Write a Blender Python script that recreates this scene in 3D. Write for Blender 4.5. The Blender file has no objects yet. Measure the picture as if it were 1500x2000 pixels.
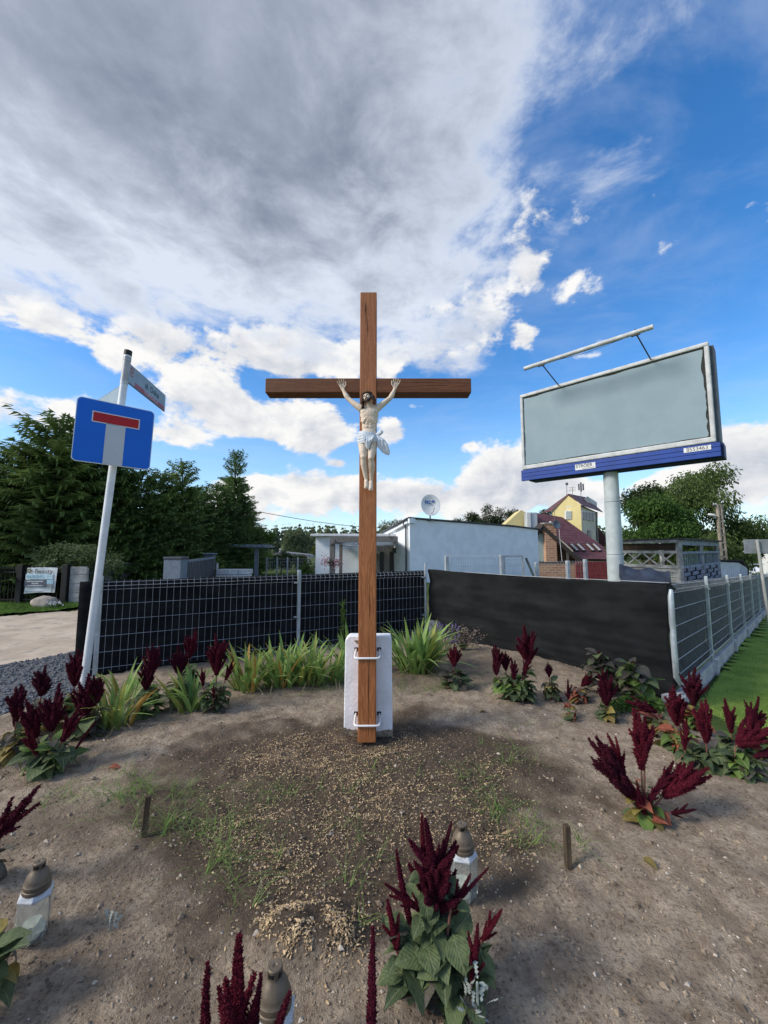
import bpy, bmesh, math, random
from mathutils import Vector, Matrix, noise as mnoise
R = math.radians
rnd = random.Random(7)
scene = bpy.context.scene
COL = scene.collection

# ------------------------------------------------------------------ camera
cam_d = bpy.data.cameras.new('camera'); cam = bpy.data.objects.new('camera', cam_d); COL.objects.link(cam)
cam.location = (0, 0, 1.6); cam.rotation_euler = (R(90 + 5.3), 0, 0)
cam_d.sensor_fit = 'VERTICAL'; cam_d.sensor_height = 36.0; cam_d.lens = 780 / 2000 * 36.0
cam_d.clip_start = 0.05; cam_d.clip_end = 3000
scene.camera = cam

# ------------------------------------------------------------------ exposure
scene.view_settings.view_transform = 'Standard'; scene.view_settings.look = 'None'
scene.view_settings.exposure = 0.55; scene.view_settings.gamma = 1.0
scene.view_settings.use_curve_mapping = False

# ------------------------------------------------------------------ node expression helper
class NX:
    """wraps a node tree; values are sockets or floats"""
    def __init__(s, nt): s.nt = nt
    def node(s, t, **k):
        n = s.nt.nodes.new(t)
        for a, b in k.items(): setattr(n, a, b)
        return n
    def put(s, sock, v):
        if hasattr(v, 'is_output'): s.nt.links.new(v, sock)
        else: sock.default_value = v
    def m(s, op, a, b=0.0, c=0.0, clamp=False):
        n = s.node('ShaderNodeMath', operation=op, use_clamp=clamp)
        s.put(n.inputs[0], a); s.put(n.inputs[1], b); s.put(n.inputs[2], c)
        return n.outputs[0]
    def add(s, a, b): return s.m('ADD', a, b)
    def sub(s, a, b): return s.m('SUBTRACT', a, b)
    def mul(s, a, b): return s.m('MULTIPLY', a, b)
    def vec(s, x, y, z):
        n = s.node('ShaderNodeCombineXYZ'); s.put(n.inputs[0], x); s.put(n.inputs[1], y); s.put(n.inputs[2], z)
        return n.outputs[0]
    def ramp(s, v, lo, hi, a=0.0, b=1.0):
        n = s.node('ShaderNodeMapRange', interpolation_type='SMOOTHSTEP', clamp=True)
        s.put(n.inputs[0], v); n.inputs[1].default_value = lo; n.inputs[2].default_value = hi
        n.inputs[3].default_value = a; n.inputs[4].default_value = b
        return n.outputs[0]
    def noise(s, v, scale, detail=6, rough=0.55, dist=0.0, lac=2.0):
        n = s.node('ShaderNodeTexNoise'); s.put(n.inputs['Vector'], v)
        n.inputs['Scale'].default_value = scale; n.inputs['Detail'].default_value = detail
        n.inputs['Roughness'].default_value = rough; n.inputs['Distortion'].default_value = dist
        n.inputs['Lacunarity'].default_value = lac
        return n.outputs[0]
    def mix(s, f, a, b):
        n = s.node('ShaderNodeMix', data_type='RGBA'); s.put(n.inputs[0], f)
        for i, v in ((6, a), (7, b)):
            if hasattr(v, 'is_output'): s.put(n.inputs[i], v)
            else: n.inputs[i].default_value = (*v, 1)
        return n.outputs[2]

# ------------------------------------------------------------------ world: clear sky with a grey cloud deck and cumulus
SUN_EL, SUN_AZ = 36.0, -108.0          # degrees; azimuth measured from +Y, negative = to the left (west)
world = bpy.data.worlds.new('World'); scene.world = world; world.use_nodes = True
def build_sky():
    nt = world.node_tree; nt.nodes.clear(); x = NX(nt)
    tc = x.node('ShaderNodeTexCoord'); nrm = x.node('ShaderNodeVectorMath', operation='NORMALIZE')
    nt.links.new(tc.outputs['Generated'], nrm.inputs[0])
    sp = x.node('ShaderNodeSeparateXYZ'); nt.links.new(nrm.outputs[0], sp.inputs[0])
    dx, dy, dz = sp.outputs
    sky = x.node('ShaderNodeTexSky', sky_type='NISHITA', sun_disc=False)
    sky.sun_elevation = R(SUN_EL); sky.sun_rotation = R(SUN_AZ); sky.altitude = 80
    sky.air_density = 1.0; sky.dust_density = 0.6; sky.ozone_density = 2.4
    hs = x.node('ShaderNodeHueSaturation'); nt.links.new(sky.outputs[0], hs.inputs['Color'])
    hs.inputs['Saturation'].default_value = 1.32; hs.inputs['Value'].default_value = 1.55; hs.inputs['Hue'].default_value = 0.503
    zz = x.m('MAXIMUM', dz, 0.05)
    u = x.m('DIVIDE', dx, zz); v = x.m('DIVIDE', dy, zz)
    p = x.vec(u, v, 0.0)
    # --- the deck: plane-projected, streaked along its drift
    big = x.noise(p, 1.15, 5, 0.55, 0.3)
    ps = x.vec(x.add(x.mul(u, 1.7), x.mul(v, -0.35)), x.mul(v, 0.95), 3.7)
    strk = x.noise(ps, 1.25, 7, 0.52, 0.35)
    fine = x.noise(p, 3.6, 9, 0.63, 0.25)
    eu = x.add(x.add(u, 0.07), x.add(x.mul(x.sub(big, 0.5), 0.55), x.mul(x.sub(fine, 0.5), 1.15)))
    ev = x.add(x.sub(v, x.mul(u, 0.30)), x.add(x.mul(x.sub(fine, 0.5), 1.5), x.mul(x.sub(big, 0.5), 0.7)))
    mu = x.ramp(eu, 0.62, 0.24); mv = x.ramp(ev, 2.20, 1.66)
    deck = x.mul(x.mul(mu, mv), x.ramp(ev, -0.40, 0.12))
    core = x.mul(x.ramp(eu, 0.45, -0.15), x.ramp(ev, 1.75, 0.95))
    cl = x.m('ADD', x.mul(x.sub(strk, 0.5), 1.6), x.mul(x.sub(fine, 0.5), 1.25))
    # broad light and dark bands of the deck
    du = x.add(u, 0.22); dv = x.sub(v, 1.02)
    dk = x.m('POWER', 2.718, x.mul(x.add(x.mul(x.mul(du, du), 3.0), x.mul(x.mul(dv, dv), 3.6)), -1.0))
    lum = x.add(x.sub(x.sub(1.06, x.mul(core, 0.34)), x.mul(dk, 0.46)), x.mul(cl, 0.62))
    lum = x.m('MAXIMUM', lum, 0.0)
    deckc = x.mix(x.m('MINIMUM', lum, 1.0), (0.085, 0.115, 0.175), (0.50, 0.545, 0.63))
    # --- cumulus: azimuth / elevation field with puffs
    az = x.m('ARCTAN2', dx, dy); el = x.m('ARCSINE', dz)
    q = x.vec(az, x.mul(el, 1.55), 1.3)
    q2 = x.vec(x.sub(az, 0.018), x.add(x.mul(el, 1.55), 0.045), 1.3)
    f1 = x.noise(q, 5.2, 10, 0.58, 0.15); f2 = x.noise(q2, 5.2, 10, 0.58, 0.15)
    low = x.noise(x.vec(az, x.mul(el, 3.2), 7.1), 3.0, 4, 0.5)
    blobs = None
    for (px, py, sx, sy, A) in ((150, 622, 105, 42, 1.0), (390, 690, 90, 40, .8), (590, 690, 80, 38, .9), (820, 690, 150, 36, .85),
                                (1010, 540, 85, 52, .95), (470, 800, 100, 40, 1.0), (590, 840, 90, 36, .8), (330, 850, 45, 18, .5), (60, 800, 100, 40, .85),
                                (770, 845, 26, 24, .75), (990, 925, 60, 30, .85), (1090, 960, 70, 30, .8), (1480, 905, 80, 48, 1.1), (1025, 665, 25, 25, .6),
                                (860, 975, 110, 26, .85), (640, 965, 120, 26, .75), (540, 930, 90, 24, .7), (215, 695, 22, 16, .7), (915, 870, 18, 10, .55),
                                (665, 905, 16, 8, .55), (480, 545, 40, 25, .6)):
        a = (px - 750) / 780; b = (1000 - py) / 780
        D = Vector((a, math.cos(R(5.3)) - b * math.sin(R(5.3)), math.sin(R(5.3)) + b * math.cos(R(5.3)))).normalized()
        A0 = math.atan2(D.x, D.y); E0 = math.asin(D.z)
        k = math.hypot(D.x, D.y)
        sa = sx / 780 * k * k * 1.05 if abs(a) > .5 else sx / 780; se = sy / 780 * k
        t1 = x.m('DIVIDE', x.sub(az, A0), sa); t2 = x.m('DIVIDE', x.sub(el, E0), se)
        g = x.mul(x.m('POWER', 2.718, x.mul(x.add(x.mul(t1, t1), x.mul(t2, t2)), -0.6)), A)
        blobs = g if blobs is None else x.add(blobs, g)
    blobs = x.m('MINIMUM', blobs, 1.15)
    outw = x.ramp(x.m('ABSOLUTE', az), 0.75, 1.0)                 # beyond the view the cumulus go on at random
    rndc = x.mul(outw, x.mul(x.ramp(low, 0.40, 0.60), x.ramp(el, 0.85, 0.45)))
    haze = x.mul(x.ramp(el, 0.30, 0.02), x.ramp(low, 0.30, 0.75, .20, .75))
    fld = x.add(x.add(x.m('MAXIMUM', blobs, rndc), x.mul(haze, 0.55)), x.mul(x.sub(f1, 0.5), 3.4))
    cum = x.ramp(fld, 0.44, 0.74)
    lit = x.m('MULTIPLY_ADD', x.sub(f1, f2), 3.2, 0.66)
    thick = x.ramp(fld, 0.55, 1.5, 0.14, -0.12)
    cumc = x.mix(x.m('MINIMUM', x.m('MAXIMUM', x.add(lit, thick), 0.0), 1.0), (0.29, 0.33, 0.41), (0.67, 0.665, 0.655))
    # --- thin wisps in the clear part
    w = x.mul(x.ramp(x.noise(x.vec(x.mul(u, 1.5), x.mul(v, 1.9), 9.0), 1.5, 8, 0.58, 0.4), 0.40, 0.75), x.ramp(el, 0.35, 0.85, 0.12, 0.34))
    S = 0.1
    def up(c): # colours above are final radiances; the background runs at strength S
        n = x.node('ShaderNodeVectorMath', operation='SCALE'); nt.links.new(c, n.inputs[0]); n.inputs[3].default_value = 1 / S
        return n.outputs[0]
    # pale veil towards the horizon
    veil = x.ramp(el, 0.42, 0.0, 0.0, 0.50)
    c = x.mix(veil, hs.outputs[0], up(x.mix(0.0, (0.38, 0.56, 0.76), (0.38, 0.56, 0.76))))
    c = x.mix(w, c, up(x.mix(0.0, (0.44, 0.50, 0.62), (0, 0, 0))))
    c = x.mix(cum, c, up(cumc))
    c = x.mix(deck, c, up(deckc))
    bg = x.node('ShaderNodeBackground'); nt.links.new(c, bg.inputs[0]); bg.inputs[1].default_value = S
    out = x.node('ShaderNodeOutputWorld'); nt.links.new(bg.outputs[0], out.inputs[0])
    world.cycles.sampling_method = 'MANUAL'; world.cycles.sample_map_resolution = 512
build_sky()

# ------------------------------------------------------------------ sun (veiled by cloud, from the left)
sd = bpy.data.lights.new('sun', 'SUN'); sun = bpy.data.objects.new('sun', sd); COL.objects.link(sun)
sd.energy = 2.4; sd.angle = R(18); sd.color = (1.0, 0.93, 0.82)
sun.rotation_euler = (R(90 - SUN_EL), 0, R(180 - SUN_AZ))

# ------------------------------------------------------------------ helpers: meshes, objects, materials
MATS = {}
def pm(name, col, rough=0.7, var=0.12, scale=6.0, bump=0.0, bscale=60.0, metal=0.0, spec=0.35, col2=None, stretch=(1, 1, 1),
       rand=0.0, sheen=0.0, coat=0.0, detail=6, lo=0.35, hi=0.65, transl=0.0, alpha=1.0, trans=0.0, ior=1.45, dirt=None):
    if name in MATS: return MATS[name]
    m = bpy.data.materials.new(name); m.use_nodes = True; nt = m.node_tree; x = NX(nt)
    b = nt.nodes['Principled BSDF']; MATS[name] = m
    tc = x.node('ShaderNodeTexCoord'); mp = x.node('ShaderNodeMapping'); nt.links.new(tc.outputs['Object'], mp.inputs[0])
    mp.inputs['Scale'].default_value = stretch
    n = x.noise(mp.outputs[0], scale, detail, 0.6)
    c2 = col2 if col2 else tuple(min(1, c * (1 - var * 2)) for c in col); c1 = col if col2 else tuple(min(1, c * (1 + var * .6)) for c in col)
    c = x.mix(x.ramp(n, lo, hi), c2, c1)
    if rand:
        oi = x.node('ShaderNodeObjectInfo')
        hs = x.node('ShaderNodeHueSaturation'); nt.links.new(c, hs.inputs['Color'])
        x.put(hs.inputs['Value'], x.m('MULTIPLY_ADD', oi.outputs['Random'], 2 * rand, 1 - rand))
        x.put(hs.inputs['Hue'], x.m('MULTIPLY_ADD', oi.outputs['Random'], -rand * .12, .5 + rand * .06)); c = hs.outputs[0]
    if dirt:
        nd = x.noise(mp.outputs[0], dirt[1], 7, 0.65); c = x.mix(x.ramp(nd, dirt[2], dirt[2] + .2), c, dirt[0])
    nt.links.new(c, b.inputs['Base Color'])
    b.inputs['Roughness'].default_value = rough; b.inputs['Metallic'].default_value = metal; b.inputs['Specular IOR Level'].default_value = spec
    b.inputs['Sheen Weight'].default_value = sheen; b.inputs['Coat Weight'].default_value = coat; b.inputs['Coat Roughness'].default_value = .25
    b.inputs['Transmission Weight'].default_value = trans; b.inputs['IOR'].default_value = ior
    if alpha < 1: b.inputs['Alpha'].default_value = alpha
    if bump:
        bn = x.node('ShaderNodeBump'); bn.inputs['Strength'].default_value = min(1, bump); bn.inputs['Distance'].default_value = 0.02 if bump <= 1 else .02 * bump
        nt.links.new(x.noise(mp.outputs[0], bscale, 5, 0.6), bn.inputs['Height']); nt.links.new(bn.outputs[0], b.inputs['Normal'])
    if transl:
        tr = x.node('ShaderNodeBsdfTranslucent'); nt.links.new(c, tr.inputs[0]); mx = x.node('ShaderNodeMixShader'); mx.inputs[0].default_value = transl
        nt.links.new(b.outputs[0], mx.inputs[1]); nt.links.new(tr.outputs[0], mx.inputs[2])
        nt.links.new(mx.outputs[0], nt.nodes['Material Output'].inputs[0])
    return m

class MB:
    def __init__(s): s.v = []; s.f = []
    def poly(s, pts):
        k = len(s.v); s.v += [tuple(p) for p in pts]; s.f.append(tuple(range(k, k + len(pts)))); return s
    def box(s, c, d, rz=0.0, M=None):
        k = len(s.v); cx, cy, cz = c; a, b, h = d[0] / 2, d[1] / 2, d[2] / 2; cs, sn = math.cos(rz), math.sin(rz)
        for z in (-h, h):
            for x_, y_ in ((-a, -b), (a, -b), (a, b), (-a, b)):
                p = Vector((x_ * cs - y_ * sn, x_ * sn + y_ * cs, z))
                if M: p = M @ p
                s.v.append((cx + p.x, cy + p.y, cz + p.z))
        s.f += [tuple(k + i for i in q) for q in ((3, 2, 1, 0), (4, 5, 6, 7), (0, 1, 5, 4), (1, 2, 6, 5), (2, 3, 7, 6), (3, 0, 4, 7))]; return s
    def bar(s, p0, p1, w, h, up=(0, 0, 1)):
        p0, p1 = Vector(p0), Vector(p1); d = (p1 - p0); L = d.length; d.normalize(); u = Vector(up)
        sd = d.cross(u)
        if sd.length < 1e-4: sd = Vector((1, 0, 0))
        sd.normalize(); u = sd.cross(d); k = len(s.v)
        for P in (p0, p1):
            for a, b in ((-1, -1), (1, -1), (1, 1), (-1, 1)): s.v.append(tuple(P + sd * a * w / 2 + u * b * h / 2))
        s.f += [tuple(k + i for i in q) for q in ((3, 2, 1, 0), (4, 5, 6, 7), (0, 1, 5, 4), (1, 2, 6, 5), (2, 3, 7, 6), (3, 0, 4, 7))]; return s
    def tube(s, pts, rad, n=10, cap=True):
        pts = [Vector(p) for p in pts]
        if not hasattr(rad, '__len__'): rad = [rad] * len(pts)
        k0 = len(s.v); up = None
        for i, P in enumerate(pts):
            d = (pts[min(i + 1, len(pts) - 1)] - pts[max(i - 1, 0)]).normalized()
            if up is None:
                up = Vector((0, 0, 1)) if abs(d.z) < .9 else Vector((1, 0, 0))
            a = d.cross(up)
            if a.length < 1e-5: a = d.orthogonal()
            a.normalize(); up = a.cross(d)
            for j in range(n):
                t = 2 * math.pi * j / n; s.v.append(tuple(P + (a * math.cos(t) + up * math.sin(t)) * rad[i]))
        for i in range(len(pts) - 1):
            for j in range(n):
                a, b = k0 + i * n + j, k0 + i * n + (j + 1) % n; s.f.append((a, b, b + n, a + n))
        if cap:
            s.f.append(tuple(k0 + j for j in range(n))[::-1]); e = k0 + (len(pts) - 1) * n; s.f.append(tuple(e + j for j in range(n)))
        return s
    def lathe(s, prof, c=(0, 0, 0), n=20, rot=0.0):
        k0 = len(s.v)
        for r, z in prof:
            for j in range(n):
                t = 2 * math.pi * (j + rot) / n; s.v.append((c[0] + r * math.cos(t), c[1] + r * math.sin(t), c[2] + z))
        for i in range(len(prof) - 1):
            for j in range(n):
                a, b = k0 + i * n + j, k0 + i * n + (j + 1) % n; s.f.append((a, b, b + n, a + n))
        if prof[0][0] > 1e-6: s.f.append(tuple(k0 + j for j in range(n))[::-1])
        if prof[-1][0] > 1e-6: e = k0 + (len(prof) - 1) * n; s.f.append(tuple(e + j for j in range(n)))
        return s
    def ball(s, c, r, n=12, m=8, M=None):
        if not hasattr(r, '__len__'): r = (r, r, r)
        k0 = len(s.v)
        for i in range(m + 1):
            th = math.pi * i / m
            for j in range(n):
                t = 2 * math.pi * j / n; p = Vector((r[0] * math.sin(th) * math.cos(t), r[1] * math.sin(th) * math.sin(t), r[2] * math.cos(th)))
                if M: p = M @ p
                s.v.append((c[0] + p.x, c[1] + p.y, c[2] + p.z))
        for i in range(m):
            for j in range(n):
                a, b = k0 + i * n + j, k0 + i * n + (j + 1) % n; s.f.append((a, a + n, b + n, b))
        return s
    def prism(s, pts, off):
        """closed solid: polygon pts (3-D) swept by vector off"""
        k = len(s.v); n = len(pts); off = Vector(off); s.v += [tuple(Vector(p)) for p in pts] + [tuple(Vector(p) + off) for p in pts]
        s.f.append(tuple(range(k, k + n))[::-1]); s.f.append(tuple(range(k + n, k + 2 * n)))
        for i in range(n): j = (i + 1) % n; s.f.append((k + i, k + j, k + n + j, k + n + i))
        return s
    def mesh(s, name, mat, smooth=False):
        me = bpy.data.meshes.new(name); me.from_pydata(s.v, [], s.f)
        if mat: me.materials.append(mat)
        bm = bmesh.new(); bm.from_mesh(me); bmesh.ops.recalc_face_normals(bm, faces=bm.faces) if len(s.f) < 60000 else None; bm.to_mesh(me); bm.free()
        if smooth: me.shade_smooth()
        return me
    def build(s, name, mat, parent=None, smooth=False, bevel=0.0, **k):
        o = link(name, s.mesh(name, mat, smooth), parent)
        if bevel:
            md = o.modifiers.new('b', 'BEVEL'); md.width = bevel; md.segments = 2; md.limit_method = 'ANGLE'; md.angle_limit = R(40)
        if smooth == 'auto': set_auto(o)
        return o
def set_auto(o, a=35):
    me = o.data; me.shade_smooth()
    try: me.set_sharp_from_angle(angle=R(a))
    except Exception: pass
def link(name, me, parent=None):
    o = bpy.data.objects.new(name, me); COL.objects.link(o)
    if parent: o.parent = parent
    return o
def tag(o, label, cat=None, group=None, kind=None):
    if label: o['label'] = label
    if cat: o['category'] = cat
    if group: o['group'] = group
    if kind: o['kind'] = kind
    return o
def thing(name, label, cat, loc=(0, 0, 0), rz=0.0, group=None):
    o = bpy.data.objects.new(name, None); COL.objects.link(o); o.location = loc; o.rotation_euler = (0, 0, rz); o.empty_display_size = .1
    return tag(o, label, cat, group)
def text(body, size, mat, parent, M, name='lettering', depth=0.0015, align='CENTER', sx=1.0, font_bold=False):
    cu = bpy.data.curves.new(name, 'FONT'); cu.body = body; cu.size = size; cu.align_x = align; cu.align_y = 'CENTER'; cu.extrude = depth
    if font_bold: cu.offset = size * .014
    t = bpy.data.objects.new(name, cu); COL.objects.link(t); bpy.context.view_layer.update()
    me = bpy.data.meshes.new_from_object(t.evaluated_get(bpy.context.evaluated_depsgraph_get())); COL.objects.unlink(t); bpy.data.objects.remove(t)
    me.materials.clear(); me.materials.append(mat); o = link(name, me, parent); o.matrix_local = M @ Matrix.Diagonal((sx, 1, 1, 1)); return o
def sstep(a, b, v):
    t = min(1, max(0, (v - a) / (b - a))); return t * t * (3 - 2 * t)
def fb(x, y, s, o=4, z=0.0):
    return mnoise.fractal(Vector((x * s, y * s, z)), 0.9, 2.0, o)
def inpoly(x, y, P):
    c = False; j = len(P) - 1
    for i in range(len(P)):
        if (P[i][1] > y) != (P[j][1] > y) and x < (P[j][0] - P[i][0]) * (y - P[i][1]) / (P[j][1] - P[i][1]) + P[i][0]: c = not c
        j = i
    return c
def gh(x, y):
    """ground height: level round the cross, falling gently to the right along the side fence"""
    w = sstep(2.7, 3.5, x); t = (x - 3.36) * .722 + (y - 4.75) * .691
    return -0.22 * w - 0.036 * min(45, max(0.0, t)) * w
UP = Vector((0, 0, 1))
def stand(x, y, z, rz): return Matrix.Translation((x, y, z)) @ Matrix.Rotation(rz, 4, 'Z') @ Matrix.Rotation(R(90), 4, 'X')   # upright lettering facing local -Y

# ------------------------------------------------------------------ the setting: ground, soil, lawn, road, gravel
def ground_mat():
    m = bpy.data.materials.new('field_grass'); m.use_nodes = True; x = NX(m.node_tree); b = m.node_tree.nodes['Principled BSDF']
    tc = x.node('ShaderNodeTexCoord').outputs['Object']
    c = x.mix(x.ramp(x.noise(tc, .5, 8, .65), .38, .62), (.035, .062, .014), (.075, .11, .028)); c = x.mix(x.ramp(x.noise(tc, .12, 5), .5, .75), c, (.15, .12, .07))
    m.node_tree.links.new(c, b.inputs['Base Color']); b.inputs['Roughness'].default_value = .95; b.inputs['Specular IOR Level'].default_value = .1
    return m
def grid(name, xs, ys, hf, mat, keep=None, attr=None):
    nx, ny = len(xs), len(ys); vs = [(x_, y_, hf(x_, y_)) for y_ in ys for x_ in xs]; fs = []
    for j in range(ny - 1):
        for i in range(nx - 1):
            if keep and not keep((xs[i] + xs[i + 1]) / 2, (ys[j] + ys[j + 1]) / 2): continue
            a = j * nx + i; fs.append((a, a + 1, a + nx + 1, a + nx))
    me = bpy.data.meshes.new(name); me.from_pydata(vs, [], fs); me.materials.append(mat); me.shade_smooth()
    if attr:
        at_ = me.attributes.new('damp', 'FLOAT', 'POINT'); at_.data.foreach_set('value', [attr(v[0], v[1]) for v in vs])
    bm = bmesh.new(); bm.from_mesh(me); bmesh.ops.delete(bm, geom=[v for v in bm.verts if not v.link_faces], context='VERTS'); bm.to_mesh(me); bm.free()
    return link(name, me)
def axis(lo, hi, step, far, gr=1.35):
    a = []; v = lo
    while v <= hi + 1e-6: a.append(v); v += step
    d = step * 2; v = hi
    while v < far: v += d; d *= gr; a.append(v)
    d = step * 2; v = lo
    while v > -far: v -= d; d *= gr; a.insert(0, v)
    return a
tag(grid('ground', axis(-12, 16, 1.0, 1500), axis(-3, 24, 1.0, 1500), lambda x_, y_: gh(x_, y_) - .05, ground_mat()), 'grassy ground spreading out to the far tree line', kind='structure')

BED = [(-3.75, 5.15), (-3.45, 4.5), (-3.75, 3.7), (-4.6, 3.0), (-5, 1.5), (-5, -2), (3.1, -2), (3.05, 2.0), (3.14, 3.4), (3.24, 4.72), (.95, 8.1), (-.2, 7.6)]
CR = (-.14, 3.5)
def damp(x_, y_):
    n = fb(x_, y_, 1.1, 4, 2.0) * .38 + fb(x_, y_, 4.5, 3, 5.0) * .22
    d = math.hypot((x_ + .12) / 1.22, (y_ - 2.95) / 1.02)
    a = 1 - sstep(.70, 1.65, d + n * 1.1)
    pile = 1 - sstep(.35, .75, math.hypot((x_ + .3) / .8, (y_ - 1.95) / .55) + n * .5)
    back = (1 - sstep(.0, .9, abs((y_ - 5.2) - .25 * abs(x_)) - .25 + n)) * .55          # darker strip under the fence plants
    edge = .34 * sstep(-.2, .5, fb(x_, y_, 2.2, 5, 9.0)) + .30 * (1 - sstep(-.6, .9, x_)) * (1 - sstep(2.3, 3.4, y_))
    return min(1.0, max(a * (1 - .35 * sstep(.2, .8, fb(x_, y_, 1.7, 4, 12.0) * .9 + .12)) + .12 * a, pile * .95, back, edge))
DUGC = (-.12, 2.95)
def soil_h(x_, y_):
    d = math.hypot((x_ + .12) / 1.22, (y_ - 2.95) / 1.02); dug = 1 - sstep(.8, 1.15, d)
    h = fb(x_, y_, .9, 3) * .03 + fb(x_, y_, 4, 4, 3.0) * .019 + fb(x_, y_, 17, 3, 6.0) * .0085
    h += dug * (fb(x_, y_, 9, 3, 8.0) * .012 + fb(x_, y_, 28, 2, 1.0) * .006)
    # rake strokes curving round the cross
    a = math.atan2(y_ - 3.5, x_ + .14); r = math.hypot(x_ + .14, y_ - 3.5)
    h += dug * .010 * math.sin(r * 34 + 2.5 * math.sin(a * 2.0)) * sstep(-.25, .35, fb(x_, y_, 2.3, 2, 4.0))
    h += .10 * math.exp(-(((x_ + .33) / .21) ** 2 + ((y_ - 1.78) / .15) ** 2)) - .035 * math.exp(-(((x_ + .29) / .07) ** 2 + ((y_ - 1.80) / .05) ** 2))  # sawdust heap with a dent
    h -= .05 * math.exp(-(((x_ - .02) / .20) ** 2 + ((y_ - 1.92) / .13) ** 2))
    return gh(x_, y_) + h * (1 - .5 * sstep(5, 8, y_))
def soil_mat():
    m = bpy.data.materials.new('sandy_soil'); m.use_nodes = True; nt = m.node_tree; x = NX(nt); b = nt.nodes['Principled BSDF']
    tc = x.node('ShaderNodeTexCoord').outputs['Object']; da = x.node('ShaderNodeAttribute', attribute_name='damp').outputs['Fac']
    n1 = x.noise(tc, 7, 9, .68); n2 = x.noise(tc, 55, 6, .7); n3 = x.noise(tc, 190, 3, .6)
    dry = x.mix(x.ramp(n1, .35, .68), (.31, .24, .175), (.55, .445, .335)); dry = x.mix(x.ramp(n2, .50, .70), dry, (.165, .125, .092))
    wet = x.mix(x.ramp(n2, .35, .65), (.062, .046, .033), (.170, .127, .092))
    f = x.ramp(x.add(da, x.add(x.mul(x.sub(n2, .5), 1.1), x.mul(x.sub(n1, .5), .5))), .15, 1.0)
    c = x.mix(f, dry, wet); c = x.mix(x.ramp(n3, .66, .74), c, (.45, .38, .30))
    nt.links.new(c, b.inputs['Base Color']); b.inputs['Roughness'].default_value = .95; b.inputs['Specular IOR Level'].default_value = .12
    bn = x.node('ShaderNodeBump'); bn.inputs['Strength'].default_value = 1.0; bn.inputs['Distance'].default_value = .032
    nt.links.new(x.add(x.add(x.noise(tc, 45, 6, .7), x.mul(n3, .35)), x.mul(x.noise(tc, 16, 5, .65), .9)), bn.inputs['Height']); nt.links.new(bn.outputs[0], b.inputs['Normal'])
    return m
ys = [.3 + .3 * i for i in range(-8, 2)] + [.7 + .02 * i for i in range(176)] + [4.22 + .04 * i for i in range(98)]
soil = tag(grid('flower_bed_soil', [-5 + .025 * i for i in range(332)], ys, soil_h, soil_mat(), lambda x_, y_: inpoly(x_, y_, BED), damp), 'bare sandy flower bed soil round the cross, dug dark in the middle', kind='structure')

LAWN = [(3.06, -2), (3.04, 2.0), (3.12, 3.4), (3.22, 4.62), (3.5, 4.72), (17.5, 18.2), (30, 14), (30, -2)]
lawn_m = pm('mown_lawn', (.26, .37, .07), .95, scale=2.2, col2=(.16, .26, .045), bump=.8, bscale=90, spec=.1, dirt=((.22, .19, .10), 1.1, .56))
def lawn_h(x_, y_): return gh(x_, y_) - .01 + fb(x_, y_, 2, 3) * .012
tag(grid('lawn', [3.0 + .06 * i for i in range(70)] + [7.2 + .5 * i for i in range(46)], [-2 + .25 * i for i in range(14)] + [1.5 + .06 * i for i in range(85)] + [6.6 + .25 * i for i in range(48)], lawn_h, lawn_m, lambda x_, y_: inpoly(x_, y_, LAWN)), 'mown green lawn beside the fence on the right', kind='structure')
ROAD = [(-40, 9.2), (-9.6, 9.7), (-8.3, 10.6), (-7.6, 13.0), (-8.1, 22), (-6.6, 22), (-5.6, 13), (-4.9, 8.0), (-4.75, 6.65), (-5.1, 5.9), (-6.2, 5.0), (-9, 3.6), (-40, 1)]
road_m = pm('sandy_road', (.56, .465, .36), .95, scale=1.3, col2=(.42, .34, .26), bump=.7, bscale=35, spec=.15, dirt=((.30, .27, .235), 3.4, .50))
tag(grid('dirt_road', [-40 + 1.0 * i for i in range(28)] + [-12.8 + .09 * i for i in range(100)], [1 + .09 * i for i in range(240)], lambda x_, y_: gh(x_, y_) - .03 + fb(x_, y_, 1.6, 4) * .012, road_m, lambda x_, y_: inpoly(x_ + fb(x_, y_, 1.5, 3) * .25, y_ + fb(x_, y_, 1.3, 3, 4.) * .25, ROAD)), 'pale sandy dirt road running off to the left', kind='structure')
GRAV = [(-3.65, 5.25), (-3.35, 4.5), (-3.7, 3.7), (-4.6, 3.0), (-8, 2.2), (-9, 3.6), (-6.2, 5.0), (-5.1, 5.95), (-4.7, 6.7), (-4.2, 7.2), (-3.4, 5.9)]
grav_b = pm('gravel_bed', (.13, .135, .145), .9, .3, 40, .8, 60)
tag(grid('gravel_bed', [-9 + .12 * i for i in range(50)], [2 + .12 * i for i in range(46)], lambda x_, y_: gh(x_, y_) - .02 + .02, grav_b, lambda x_, y_: inpoly(x_, y_, GRAV)), 'grey gravel bed under the loose stones', kind='structure')
VERGE = [(-30, 9.4), (-9.7, 9.9), (-8.5, 10.7), (-8.2, 12.0), (-30, 12.0)]
verge_m = pm('verge_grass', (.085, .15, .025), .95, scale=3, col2=(.045, .085, .014), bump=.8, bscale=60, spec=.1)
def verge_h(x_, y_): return gh(x_, y_) - .015 + .03 * sstep(9.6, 10.4, y_) + fb(x_, y_, 2, 3) * .02
tag(grid('grass_verge', [-30 + 1. * i for i in range(16)] + [-14 + .1 * i for i in range(60)], [9.3 + .09 * i for i in range(34)], verge_h, verge_m, lambda x_, y_: inpoly(x_, y_ + fb(x_, y_, 1.5, 3) * .2, VERGE)), 'strip of green grass between the dirt road and the iron fence', kind='structure')

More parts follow.
